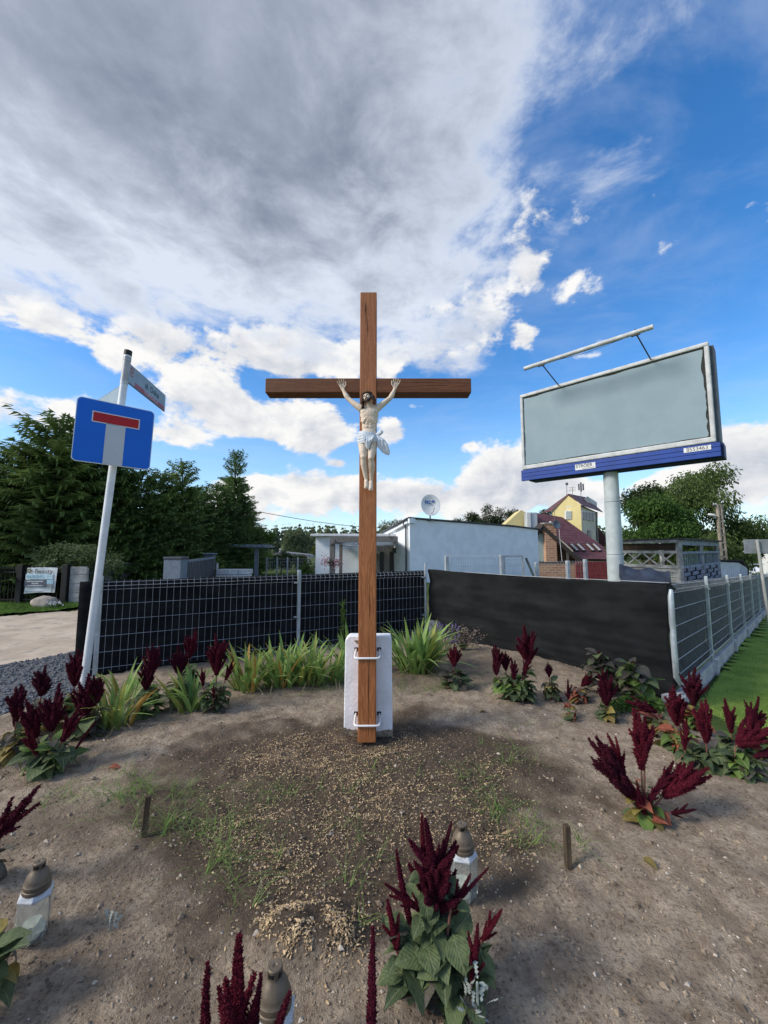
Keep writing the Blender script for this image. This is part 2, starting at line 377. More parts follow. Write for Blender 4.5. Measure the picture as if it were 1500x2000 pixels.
# ---- loose stuff on the ground
def rock(mb, c, r, seed, flat=.7):
    rr = random.Random(seed); k = len(mb.v)
    P = [(1, 0, 0), (-1, 0, 0), (0, 1, 0), (0, -1, 0), (0, 0, 1), (0, 0, -1)]
    a = rr.random() * 6.3; cs, sn = math.cos(a), math.sin(a)
    for p in P:
        s = r * rr.uniform(.65, 1.15); x_, y_, z_ = p[0] * s * 1.2, p[1] * s * .85, p[2] * s * flat; mb.v.append((c[0] + x_ * cs - y_ * sn, c[1] + x_ * sn + y_ * cs, c[2] + z_))
    for q in ((0, 2, 4), (2, 1, 4), (1, 3, 4), (3, 0, 4), (2, 0, 5), (1, 2, 5), (3, 1, 5), (0, 3, 5)): mb.f.append(tuple(k + i for i in q))
def scatter():
    r = random.Random(11)
    g1 = MB(); i = 0
    while i < 9000:
        x_ = -3.3 - 5.2 * r.random() ** 1.4; y_ = r.uniform(2.2, 7.2)
        if inpoly(x_, y_, GRAV): rock(g1, (x_, y_, gh(x_, y_) + .008), r.uniform(.012, .028), i)
        i += 1
    tag(g1.build('gravel', pm('gravel_stone', (.20, .21, .225), .85, .35, 18, col2=(.075, .08, .09))), 'loose grey gravel stones at the end of the netted fence', 'gravel', kind='stuff')
    g2 = MB(); g3 = MB()
    for i in range(15000):
        y_ = .95 + 4.5 * r.random() ** 1.7; x_ = r.uniform(-1, 1) * min(4.2, y_ * 1.05 + .2)
        if not inpoly(x_, y_, BED): continue
        s = r.uniform(.003, .0085) if r.random() < .94 else r.uniform(.009, .020)
        rock(g2 if r.random() < .88 else g3, (x_, y_, soil_h(x_, y_) + s * .12), s, i)
    tag(g2.build('soil_crumbs', pm('soil_crumb', (.34, .27, .195), .95, .3, 14, col2=(.10, .075, .054))), 'crumbs and clods of earth lying over the flower bed', 'soil', kind='stuff')
    tag(g3.build('pebbles', pm('pebble', (.55, .48, .40), .8, .3, 25, col2=(.30, .25, .2))), 'small pale pebbles scattered over the sandy soil', 'pebbles', kind='stuff')
    # sawdust and wood shavings
    ch = MB()
    def chip(x_, y_, big):
        z_ = soil_h(x_, y_) + r.uniform(.001, .006); L = r.uniform(.0032, .0078) * big; w = L * r.uniform(.28, .5); a = r.random() * 6.3; d = Vector((math.cos(a), math.sin(a), r.uniform(-.3, .5))).normalized(); s = d.cross(UP).normalized(); n_ = s.cross(d)
        s = s * math.cos(b_) + n_ * math.sin(b_) if (b_ := r.uniform(-.9, .9)) else s
        P = Vector((x_, y_, z_)); k = len(ch.v); bow = n_ * L * r.uniform(.0, .35)
        for q, o in ((-1, 0), (0, 1), (1, 0)):
            for e in (-1, 1): ch.v.append(tuple(P + d * L * q + s * w * e * (1 if q == 0 else .7) + bow * o))
        ch.f += [(k, k + 1, k + 3, k + 2), (k + 2, k + 3, k + 5, k + 4)]
    def dens(x_, y_):
        d = math.hypot((x_ + .12) / 1.15, (y_ - 2.85) / .98); s = fb(x_, y_, 2.0, 4, 21.0)
        a = (1 - sstep(.75, 1.05, d)) * (.30 + 1.0 * sstep(-.12, .38, s))
        a += .9 * math.exp(-(((x_ + .75) / .40) ** 2 + ((y_ - 3.25) / .22) ** 2)) + .5 * math.exp(-(((x_ - .10) / .45) ** 2 + ((y_ - 2.65) / .25) ** 2))
        a *= 1 - .75 * sstep(.15, .5, x_) * sstep(2.9, 3.3, y_)
        return a
    n = 0; t = 0
    while n < 15000 and t < 120000:
        t += 1; x_ = r.uniform(-1.5, 1.25); y_ = 1.75 + 2.2 * r.random()
        if math.hypot(x_ + .14, y_ - 3.62) < .2: continue
        if r.random() < dens(x_, y_) * .8 + .01: chip(x_, y_, r.uniform(.6, 1.15)); n += 1
    for i in range(5200):
        a = r.random() * 6.3; q = abs(r.gauss(0, .55)) + .12; x_ = -.33 + math.cos(a) * q * .23; y_ = 1.78 + math.sin(a) * q * .155
        s_ = fb(x_, y_, 9, 3, 31.0)
        if r.random() < (.10 + .9 * sstep(.3, .75, q)) * sstep(-.35, .3, s_ + .15 - .35 * (math.sin(a + 1.0) < -.4)): chip(x_, y_, r.uniform(.7, 1.35))
    tag(ch.build('wood_shavings', pm('shaving', (.62, .46, .27), .9, .3, 40, col2=(.27, .18, .095), rand=0)), 'pale sawdust and wood shavings strewn on the dug soil before the cross', 'wood shavings', kind='stuff')
    # thin weedy grass on the bed
    gr = MB()
    def blade(x_, y_, z_, L, w, a, lean):
        d = Vector((math.cos(a), math.sin(a), 0)); s = Vector((-d.y, d.x, 0)) * w; P = Vector((x_, y_, z_)); k = len(gr.v)
        for q in (0, .5, 1):
            c = P + d * (lean * L * q * q * 1.2) + UP * (L * q * (1 - .45 * lean * q)); ww = (1 - q * .95)
            gr.v += [tuple(c - s * ww), tuple(c + s * ww)]
        gr.f += [(k, k + 1, k + 3, k + 2), (k + 2, k + 3, k + 5, k + 4)]
    tufts = []
    for cx, cy, sx, sy, n_ in ((-1.55, 2.72, .45, .16, 34), (-1.2, 2.45, .22, .12, 18), (-1.75, 2.85, .3, .12, 14), (-.82, 2.32, .12, .18, 22), (-.62, 1.95, .05, .14, 6), (.72, 2.55, .14, .22, 20), (.55, 2.9, .2, .2, 8), (.2, 2.95, .4, .3, 10), (-.75, 2.75, .25, .15, 14), (.95, 3.3, .3, .2, 10), (1.0, 4.9, .8, .5, 34), (-.2, 4.75, 1.2, .25, 26), (.9, 2.35, .12, .1, 8), (1.5, 3.9, .4, .2, 6), (-.3, 2.2, .5, .5, 8)):
        for i in range(n_): tufts.append((r.gauss(cx, sx * .6), r.gauss(cy, sy * .6)))
    for tx, ty in tufts:
        if not inpoly(tx, ty, BED): continue
        if r.random() < .3: continue
        for i in range(r.randint(3, 9)):
            x_ = tx + r.gauss(0, .018); y_ = ty + r.gauss(0, .014); blade(x_, y_, soil_h(x_, y_) - .003, r.uniform(.07, .19), r.uniform(.0014, .003), r.random() * 6.3, r.uniform(.9, 2.1))
    tag(gr.build('weed_grass', pm('weed_blade', (.20, .30, .08), .7, .3, 9, col2=(.10, .17, .035), transl=.25)), 'thin straggling green grass growing up through the soil', 'grass', kind='stuff')
    # lawn blades and verge blades
    gr = MB(); n = 0
    while n < 42000:
        t = r.random() ** 1.9; y_ = 1.6 + 9 * t; x_ = r.uniform(3.0, min(16, 3.4 + y_ * 1.1)); n += 1
        if not inpoly(x_, y_, LAWN): continue
        blade(x_, y_, gh(x_, y_) - .02, r.uniform(.025, .065), .0022 + .0004 * y_, r.random() * 6.3, r.uniform(.2, 1.1))
    lb = pm('lawn_blade', (.40, .50, .12), .7, scale=1.5, col2=(.22, .33, .06), transl=.3, dirt=((.30, .26, .13), 1.1, .54))
    tag(gr.build('lawn_grass', lb), 'short green grass blades of the lawn on the right', 'grass', kind='stuff')
    gr = MB()
    for i in range(9000):
        x_ = r.uniform(-16, -8.1); y_ = r.uniform(9.6, 12.0)
        if inpoly(x_, y_ + fb(x_, y_, 1.5, 3) * .2, VERGE): blade(x_, y_, verge_h(x_, y_) - .01, r.uniform(.05, .13), .008, r.random() * 6.3, r.uniform(.2, 1.0))
    tag(gr.build('verge_blades', pm('verge_blade', (.12, .22, .035), .7, .25, 1.5, col2=(.06, .12, .018), transl=.3)), 'green grass tufts on the verge below the iron fence', 'grass', kind='stuff')
scatter()

# ------------------------------------------------------------------ the cross, its footing and the figure
def wood_mat(name, axis_, k_=1.0):
    m = bpy.data.materials.new(name); m.use_nodes = True; nt = m.node_tree; x = NX(nt); b = nt.nodes['Principled BSDF']
    tc = x.node('ShaderNodeTexCoord').outputs['Object']; mp = x.node('ShaderNodeMapping'); nt.links.new(tc, mp.inputs[0])
    sc = [9.0, 9.0, 9.0]; sc[axis_] = .55; mp.inputs['Scale'].default_value = sc
    g = x.noise(mp.outputs[0], 3.2, 8, .62, 1.6)
    mp2 = x.node('ShaderNodeMapping'); nt.links.new(tc, mp2.inputs[0]); s2 = [60., 60., 60.]; s2[axis_] = 1.5; mp2.inputs['Scale'].default_value = s2
    f = x.noise(mp2.outputs[0], 2.0, 5, .6)
    sp = x.node('ShaderNodeSeparateXYZ'); nt.links.new(mp.outputs[0], sp.inputs[0])
    ring = x.m('SINE', x.mul(g, 34.0))
    big = x.noise(tc, 1.1, 3, .5)
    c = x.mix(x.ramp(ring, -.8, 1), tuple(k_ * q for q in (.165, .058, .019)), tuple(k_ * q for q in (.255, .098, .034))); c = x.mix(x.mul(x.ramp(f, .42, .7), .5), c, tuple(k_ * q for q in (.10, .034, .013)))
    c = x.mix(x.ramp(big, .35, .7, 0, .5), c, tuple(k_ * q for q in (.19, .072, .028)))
    nt.links.new(c, b.inputs['Base Color']); b.inputs['Roughness'].default_value = .48; b.inputs['Specular IOR Level'].default_value = .35
    bn = x.node('ShaderNodeBump'); bn.inputs['Strength'].default_value = .35; bn.inputs['Distance'].default_value = .004
    nt.links.new(x.add(f, x.mul(ring, .25)), bn.inputs['Height']); nt.links.new(bn.outputs[0], b.inputs['Normal'])
    return m
CX, CY = -.142, 3.525
cross = thing('wooden_cross', 'tall brown varnished wooden cross standing upright in the flower bed', 'cross', (CX, CY, 0))
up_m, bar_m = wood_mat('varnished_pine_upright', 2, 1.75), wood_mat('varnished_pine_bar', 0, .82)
MB().box((0, 0, 1.975), (.15, .15, 3.93)).build('upright', up_m, cross, bevel=.006)
MB().box((-.4985, .003, 3.06), (.846, .146, .132)).build('crossbar', bar_m, cross, bevel=.005)
MB().box((.4995, .003, 3.06), (.848, .146, .132)).build('crossbar', bar_m, cross, bevel=.005)
dk = pm('drying_crack', (.03, .012, .006), .9)
def crack(x0, z0, L, horiz=False, yoff=-.0762):
    mb = MB(); r = random.Random(int(L * 1000) + int(z0 * 77)); n = 12; a = []; b = []
    for i in range(n + 1):
        t = i / n; w = .0022 * math.sin(math.pi * t) + .0002; o = r.gauss(0, .0012); p = (x0 + t * L, z0 + o) if horiz else (x0 + o, z0 + t * L)
        a.append((p[0] - (0 if horiz else w), yoff, p[1] - (w if horiz else 0))); b.append((p[0] + (0 if horiz else w), yoff, p[1] + (w if horiz else 0)))
    for i in range(n): mb.poly((a[i], b[i], b[i + 1], a[i + 1]))
    mb.build('drying_crack', dk, cross)
crack(-.022, 3.62, .26); crack(-.010, 3.50, .2); crack(-.03, 3.72, .12); crack(.014, .03, .95); crack(.02, .98, .3)
crack(.30, 3.085, .38, True, -.0702); crack(.45, 3.06, .3, True, -.0702); crack(.38, 3.11, .34, True, -.0702); crack(.25, 3.045, .2, True, -.0702)

def footing():
    t = thing('concrete_footing', 'white painted concrete footing slab behind the foot of the cross', 'footing', (-.137, 3.672, 0))
    wp = pm('white_paint', (.86, .88, .91), .75, .06, 5, .25, 40, dirt=((.66, .65, .62), 3.2, .60))
    nx, nz = 22, 44; vs = []; fs = []; r = random.Random(3)
    def hw(z_): return .212 - .010 * z_
    mb = MB(); zt = .835
    prof = []
    for i in range(nz + 1): prof.append(-.06 + (zt + .06) * i / nz)
    # front face with a ragged lower edge of paint; body is bare concrete below
    body = MB(); pts = [(-.212, -.07), (.212, -.07), (.204, .80), (.196, zt), (-.170, zt), (-.203, .805)]
    body.prism([(a, .07, b) for a, b in pts], (0, -.14, 0)); o = body.build('slab', wp, t, bevel=.007)
    rg = MB(); low = []
    for i in range(25):
        q = -1 + 2 * i / 24; low.append((q * .2145, .045 + .022 * abs(q) ** 3 * (1 if q < 0 else .6) + r.gauss(0, .006)))
    for i in range(24):
        a, b = low[i], low[i + 1]; rg.poly(((a[0], -.0735, -.06), (b[0], -.0735, -.06), (b[0], -.0735, b[1]), (a[0], -.0735, a[1])))
    for s in (-1, 1): rg.poly(((s * .2145, -.0735, -.06), (s * .2145, .072, -.06), (s * .2145, .072, .05), (s * .2145, -.0735, low[0 if s < 0 else -1][1])))
    rg.build('bare_concrete_edge', pm('raw_concrete', (.30, .25, .19), .95, .3, 14, .9, 60), t)['label'] = 'bare soil-stained concrete where the paint stops'
    chip_ = MB().poly([(-.125, -.0725, .795), (-.10, -.0725, .772), (-.085, -.0725, .768), (-.078, -.0725, .80), (-.118, -.0725, .802)]); chip_.build('chipped_patch', MATS['raw_concrete'], t)
    st = pm('white_steel', (.80, .80, .80), .35, .04, 8, metal=0, spec=.6)
    for z_ in (.690, .150):
        pts = [(-.105, -.06, z_ + .035)]
        y0 = -.235
        pts += [(-.108, -.10, z_ + .03), (-.110, y0 + .03, z_ + .004), (-.104, y0 + .008, z_), (-.085, y0, z_), (.075, y0, z_), (.094, y0 + .008, z_), (.100, y0 + .03, z_ + .004), (.098, -.10, z_ + .03), (.095, -.06, z_ + .035)]
        MB().tube(pts, .0085, 10).build('clamp', st, t, smooth='auto')
        for xx in (-.105, .095): MB().box((xx, -.073, z_ + .036), (.034, .006, .030)).build('clamp_hole', pm('dark_hole', (.02, .017, .015), .9), t, bevel=.002)
footing()

def remesh(mb, name, mat, parent, vox, smooth=6, fac=.5):
    o = link(name, mb.mesh(name, mat)); md = o.modifiers.new('r', 'REMESH'); md.mode = 'VOXEL'; md.voxel_size = vox
    if smooth: sm = o.modifiers.new('s', 'SMOOTH'); sm.iterations = smooth; sm.factor = fac
    bpy.context.view_layer.update(); me = bpy.data.meshes.new_from_object(o.evaluated_get(bpy.context.evaluated_depsgraph_get())); o.modifiers.clear(); old = o.data; o.data = me; bpy.data.meshes.remove(old)
    me.name = name; me.materials.clear(); me.materials.append(mat); me.shade_smooth(); o.parent = parent; return o
def limb(mb, pts, rs, n=12):
    mb.tube(pts, rs, n)
    for p, r_ in zip(pts, rs): mb.ball(p, r_, n, 7)
def figure():
    OX, OY, OZ = -.135, 3.385, 2.60
    t = thing('crucifix_figure', 'pale painted crucified figure with arms raised, fixed to the cross', 'statue', (OX, OY, OZ))
    sk = pm('painted_skin', (.74, .62, .49), .55, .12, 11, col2=(.60, .47, .35), spec=.35, lo=.3, hi=.6)
    b = MB()
    P = lambda x_, z_, y_=0.0: (x_ - OX, y_, z_ - OZ)
    # torso: chest, ribcage, waist, pelvis
    b.ball(P(-.128, 2.765), (.080, .046, .075), 18, 12); b.ball(P(-.163, 2.785, -.013), (.043, .028, .030)); b.ball(P(-.090, 2.787, -.013), (.043, .028, .030))
    b.ball(P(-.128, 2.715), (.074, .045, .065), 18, 12); b.ball(P(-.130, 2.655), (.063, .038, .07), 18, 12); b.ball(P(-.133, 2.60), (.066, .042, .055), 18, 12); b.ball(P(-.138, 2.565), (.074, .045, .045), 18, 12)
    for s in (-1, 1):   # rib arch and belly muscles
        limb(b, [P(-.128 + s * .012, 2.735, -.037), P(-.128 + s * .035, 2.715, -.037), P(-.128 + s * .055, 2.685, -.030)], [.007, .008, .007], 8)
        for k in range(3): b.ball(P(-.131 + s * .015, 2.705 - k * .028, -.033), (.013, .008, .012), 8, 6)
        for k in range(4): limb(b, [P(-.128 + s * .045, 2.755 - k * .02, -.033), P(-.128 + s * .072, 2.762 - k * .02, -.010)], [.005, .006], 6)
    limb(b, [P(-.131, 2.80), P(-.134, 2.86, -.012)], [.032, .030])                      # neck
    limb(b, [P(-.20, 2.822), P(-.131, 2.835), P(-.06, 2.822)], [.028, .026, .028])        # shoulder girdle
    # arms
    limb(b, [P(-.198, 2.820), P(-.222, 2.836), P(-.262, 2.868, .006), P(-.312, 2.913, .016)], [.034, .030, .025, .0205])
    limb(b, [P(-.312, 2.913, .016), P(-.330, 2.940, .019), P(-.348, 2.972, .024), P(-.362, 3.002, .030)], [.0205, .0225, .017, .0125])
    limb(b, [P(-.062, 2.820), P(-.040, 2.838), P(.004, 2.874, .006), P(.056, 2.922, .016)], [.034, .030, .025, .0205])
    limb(b, [P(.056, 2.922, .016), P(.070, 2.948, .019), P(.084, 2.980, .024), P(.095, 3.010, .030)], [.0205, .0225, .017, .0125])
    # hands: palm, four bent fingers of different length, thumb off the side
    for s, w, d in ((-1, P(-.362, 3.002, .030), Vector((-.28, -.05, 1))), (1, P(.095, 3.010, .030), Vector((.26, -.05, 1)))):
        w = Vector(w); d.normalize(); sd = Vector((d.z, 0, -d.x))   # sideways, toward +x
        for q in (-.011, -.004, .004, .011): limb(b, [w + d * .004 + sd * q * .8, w + d * .040 + sd * q * 1.3], [.0085, .008], 8)
        for q, L in ((-.019, .036), (-.007, .046), (.0065, .047), (.019, .040)):
            q2 = q if s < 0 else q
            a = w + d * .042 + sd * q2; c1 = a + d * L * .55 + sd * q2 * .35 + Vector((0, -.005, 0)); c2 = c1 + d * L * .42 + sd * q2 * .2 + Vector((0, -.009, 0))
            limb(b, [a, c1, c2], [.0058, .0053, .0046], 8)
        ts = -s; a = w + d * .014 + sd * ts * .013; limb(b, [a, a + d * .018 + sd * ts * .022 + Vector((0, -.006, 0)), a + d * .046 + sd * ts * .028 + Vector((0, -.010, 0))], [.0075, .0063, .0050], 8)
    # legs, knees forward, feet side by side nailed
    limb(b, [P(-.176, 2.56), P(-.180, 2.49, -.020), P(-.177, 2.42, -.042), P(-.174, 2.378, -.050)], [.046, .044, .034, .028]); b.ball(P(-.174, 2.380, -.060), (.024, .02, .026))
    limb(b, [P(-.174, 2.372, -.046), P(-.172, 2.325, -.028), P(-.163, 2.26, -.008), P(-.153, 2.196, .004)], [.026, .0295, .023, .0155])
    limb(b, [P(-.098, 2.56), P(-.097, 2.49, -.020), P(-.106, 2.415, -.042), P(-.112, 2.366, -.052)], [.046, .044, .034, .028]); b.ball(P(-.112, 2.368, -.062), (.024, .02, .026))
    limb(b, [P(-.112, 2.360, -.048), P(-.107, 2.31, -.030), P(-.108, 2.25, -.008), P(-.112, 2.188, .004)], [.026, .0295, .023, .0155])
    for ax, az, tx, tz in ((-.153, 2.192, -.150, 2.128), (-.112, 2.184, -.113, 2.112)):
        limb(b, [P(ax, az, .008), P((ax + tx) / 2, (az + tz) / 2 + .004, -.010), P(tx, tz, -.026)], [.016, .019, .0185])
        for k in range(5): q = (k - 2) * .0072; limb(b, [P(tx + q, tz, -.028), P(tx + q * 1.05, tz - .016 + abs(k - 2) * .002, -.034)], [.0062, .0048 + (.0012 if k in (1,) else 0)], 6)
    # head, tilted back and to the left, with brow, nose, cheeks, lips, ears
    HM = Matrix.Translation(Vector(P(-.143, 2.897, -.040))) @ Matrix.Rotation(R(-12), 4, 'Y') @ Matrix.Rotation(R(-14), 4, 'X') @ Matrix.Rotation(R(-16), 4, 'Z')
    H = lambda x_, y_, z_: tuple(HM @ Vector((x_, y_, z_)))
    h3 = HM.to_3x3().to_4x4()
    b.ball(H(0, .004, .012), (.036, .042, .041), 16, 10, h3); b.ball(H(0, -.016, -.022), (.025, .026, .032), 14, 10, h3)
    for s in (-1, 1):
        b.ball(H(s * .016, -.030, -.008), (.011, .010, .012), 8, 6, h3); limb(b, [H(s * .006, -.040, .0135), H(s * .024, -.033, .0145)], [.0048, .0042], 6); b.ball(H(s * .036, .004, -.002), (.005, .009, .012), 8, 6, h3)
    limb(b, [H(0, -.040, .010), H(0, -.049, -.006), H(0, -.051, -.010)], [.0045, .006, .0068], 8)
    b.ball(H(0, -.039, -.0235), (.011, .006, .0035), 8, 6, h3); b.ball(H(0, -.038, -.030), (.010, .006, .0035), 8, 6, h3)
    remesh(b, 'body', sk, t, .0027, 3)
    # eyes, nail wounds
    ey = pm('eye_paint', (.05, .035, .025), .4)
    for s in (-1, 1): MB().ball(H(s * .0150, -.0375, .0045), (.0062, .0035, .0030), 10, 6, h3).build('eye', ey, t, smooth=True)
    mo = MB().ball(H(0, -.0435, -.0268), (.0085, .0022, .0017), 10, 6, h3); mo.build('mouth', pm('mouth_paint', (.20, .07, .05), .5), t, smooth=True)
    wd = pm('wound_paint', (.10, .055, .035), .6)
    for p in (P(-.371, 3.032, .013), P(.104, 3.041, .013), P(-.152, 2.158, -.0275), P(-.1125, 2.145, -.0275)): MB().ball(p, (.0052, .0045, .0052), 8, 6).build('nail', wd, t, smooth=True)
    # hair, beard and crown of thorns
    hm = pm('dark_hair', (.055, .028, .018), .6, .3, 60, bump=.6, bscale=200, stretch=(1, 1, .3)); r = random.Random(5)
    h = MB(); h.ball(H(0, .012, .021), (.041, .042, .040), 14, 10, h3)
    for s in (-1, 1):
        for k in range(9):
            q = k / 8; x0 = s * (.034 + .010 * math.sin(q * 3)); y0 = -.016 + q * .042
            a = Vector(H(x0 * .9, y0, .030)); m_ = Vector(H(x0 * 1.28, y0 * .8, -.008)); e = Vector(H(x0 * 1.2, y0 * .5, -.048)) + Vector((s * .006, .004, -.022 + .014 * r.random())); 
            limb(h, [a, m_, (m_ + e) / 2 + Vector((s * r.uniform(-.004, .008), r.uniform(-.004, .004), 0)), e, e + Vector((s * r.uniform(-.004, .012), -.004, -.008))], [.008, .0095, .0085, .0065, .003], 7)
    for k in range(7): q = -1 + 2 * k / 6; limb(h, [Vector(H(q * .012, -.026, .045)), Vector(H(q * .030, -.030, .034)), Vector(H(q * .039, -.020, .018))], [.006, .0065, .006], 6)
    remesh(h, 'hair', hm, t, .0030, 2)
    bd = MB()
    for k in range(9):
        q = -1 + k / 4; limb(bd, [H(q * .029, -.010 - .022 * (1 - q * q), -.012 - .022 * (1 - abs(q))), H(q * .020, -.022 - .018 * (1 - q * q), -.040), H(q * .010, -.026 - .014 * (1 - q * q), -.054 - .006 * (1 - abs(q)))], [.0055, .0075, .0045], 7)
    for s in (-1, 1): limb(bd, [H(s * .002, -.0475, -.0185), H(s * .010, -.0435, -.021), H(s * .016, -.037, -.029)], [.0030, .0034, .003], 6)
    remesh(bd, 'beard', hm, t, .0028, 2)
    cr = MB(); pts = []; r = random.Random(9)
    for w in range(2):
        pts = [Vector(H(math.cos(a) * (.044 + .003 * math.sin(5 * a + w)), .006 + math.sin(a) * .047, .033 + .005 * math.sin(3 * a + w * 2) + w * .004)) for a in [2 * math.pi * i / 28 for i in range(29)]]; cr.tube(pts, .0042, 6)
        for i in range(0, 28, 2): d = Vector((r.gauss(0, 1), r.gauss(0, 1), r.gauss(0, 1))).normalized() * .014; cr.tube([pts[i], pts[i] + d], [.0022, .0004], 5)
    cr.build('crown_of_thorns', pm('thorn_brown', (.10, .055, .032), .8, .2, 40), t)
    # loincloth: wrapped folds, front drape, knot and hanging tail
    lc = pm('painted_cloth', (.66, .70, .74), .6, .08, 14, col2=(.52, .575, .63)); L = MB()
    def ringf(z_, rx, ry, cx, tilt, th, n=26):
        L.tube([Vector(P(cx + rx * math.cos(a), z_ + tilt * math.cos(a), -.008 + ry * math.sin(a) - .004)) for a in [2 * math.pi * i / n for i in range(n + 1)]], th, 8)
    for z_, rx, ry, tl, th in ((2.590, .074, .050, -.012, .008), (2.580, .077, .053, -.018, .009), (2.566, .079, .055, -.022, .0105), (2.552, .081, .057, -.014, .012), (2.538, .082, .058, -.004, .012), (2.522, .082, .058, .006, .011), (2.508, .081, .057, .012, .010)): ringf(z_, rx, ry, -.138, tl, th)
    for k in range(8):    # front drape, fanned folds falling to a point
        q = k / 7; top = Vector(P(-.185 + q * .10, 2.565 - .01 * q, -.066)); bot = Vector(P(-.158 + q * .040, 2.49 - .045 * math.sin(q * 3.0), -.072)); limb(L, [top, (top + bot) / 2 + Vector((0, -.010 - .004 * (k % 2), .004)), bot], [.0095, .012, .007], 8)
    for k in range(5): q = k / 4; limb(L, [P(-.222 + .004 * q, 2.565, -.02 + .02 * q), P(-.221, 2.52 - .01 * q, -.024 + .02 * q), P(-.212 + .002 * q, 2.478 - .01 * q, -.018 + .02 * q)], [.011, .012, .006], 8)
    remesh(L, 'loincloth', lc, t, .0030, 1)
    K = MB(); limb(K, [P(-.066, 2.572, -.035), P(-.046, 2.585, -.042), P(-.030, 2.596, -.040), P(-.018, 2.598, -.036)], [.012, .016, .021, .013]); limb(K, [P(-.040, 2.578, -.046), P(-.024, 2.588, -.052)], [.014, .012])
    remesh(K, 'cloth_knot', lc, t, .004, 3)
    T = MB()
    for k in range(5):
        q = k / 4; limb(T, [P(-.058 + .004 * q, 2.572 - .012 * q, -.040), P(-.052 + q * .050, 2.525 - .004 * q, -.046 - .006 * (k % 2)), P(-.044 + q * .064, 2.475 + .008 * q, -.044 - .006 * ((k + 1) % 2)), P(-.012 + q * .052, 2.432 - .002 * q, -.040), P(.020 + q * .022, 2.405 - .004 * q, -.036)], [.010, .013, .013, .011, .005], 8)
    remesh(T, 'cloth_tail', lc, t, .0032, 1)
figure()

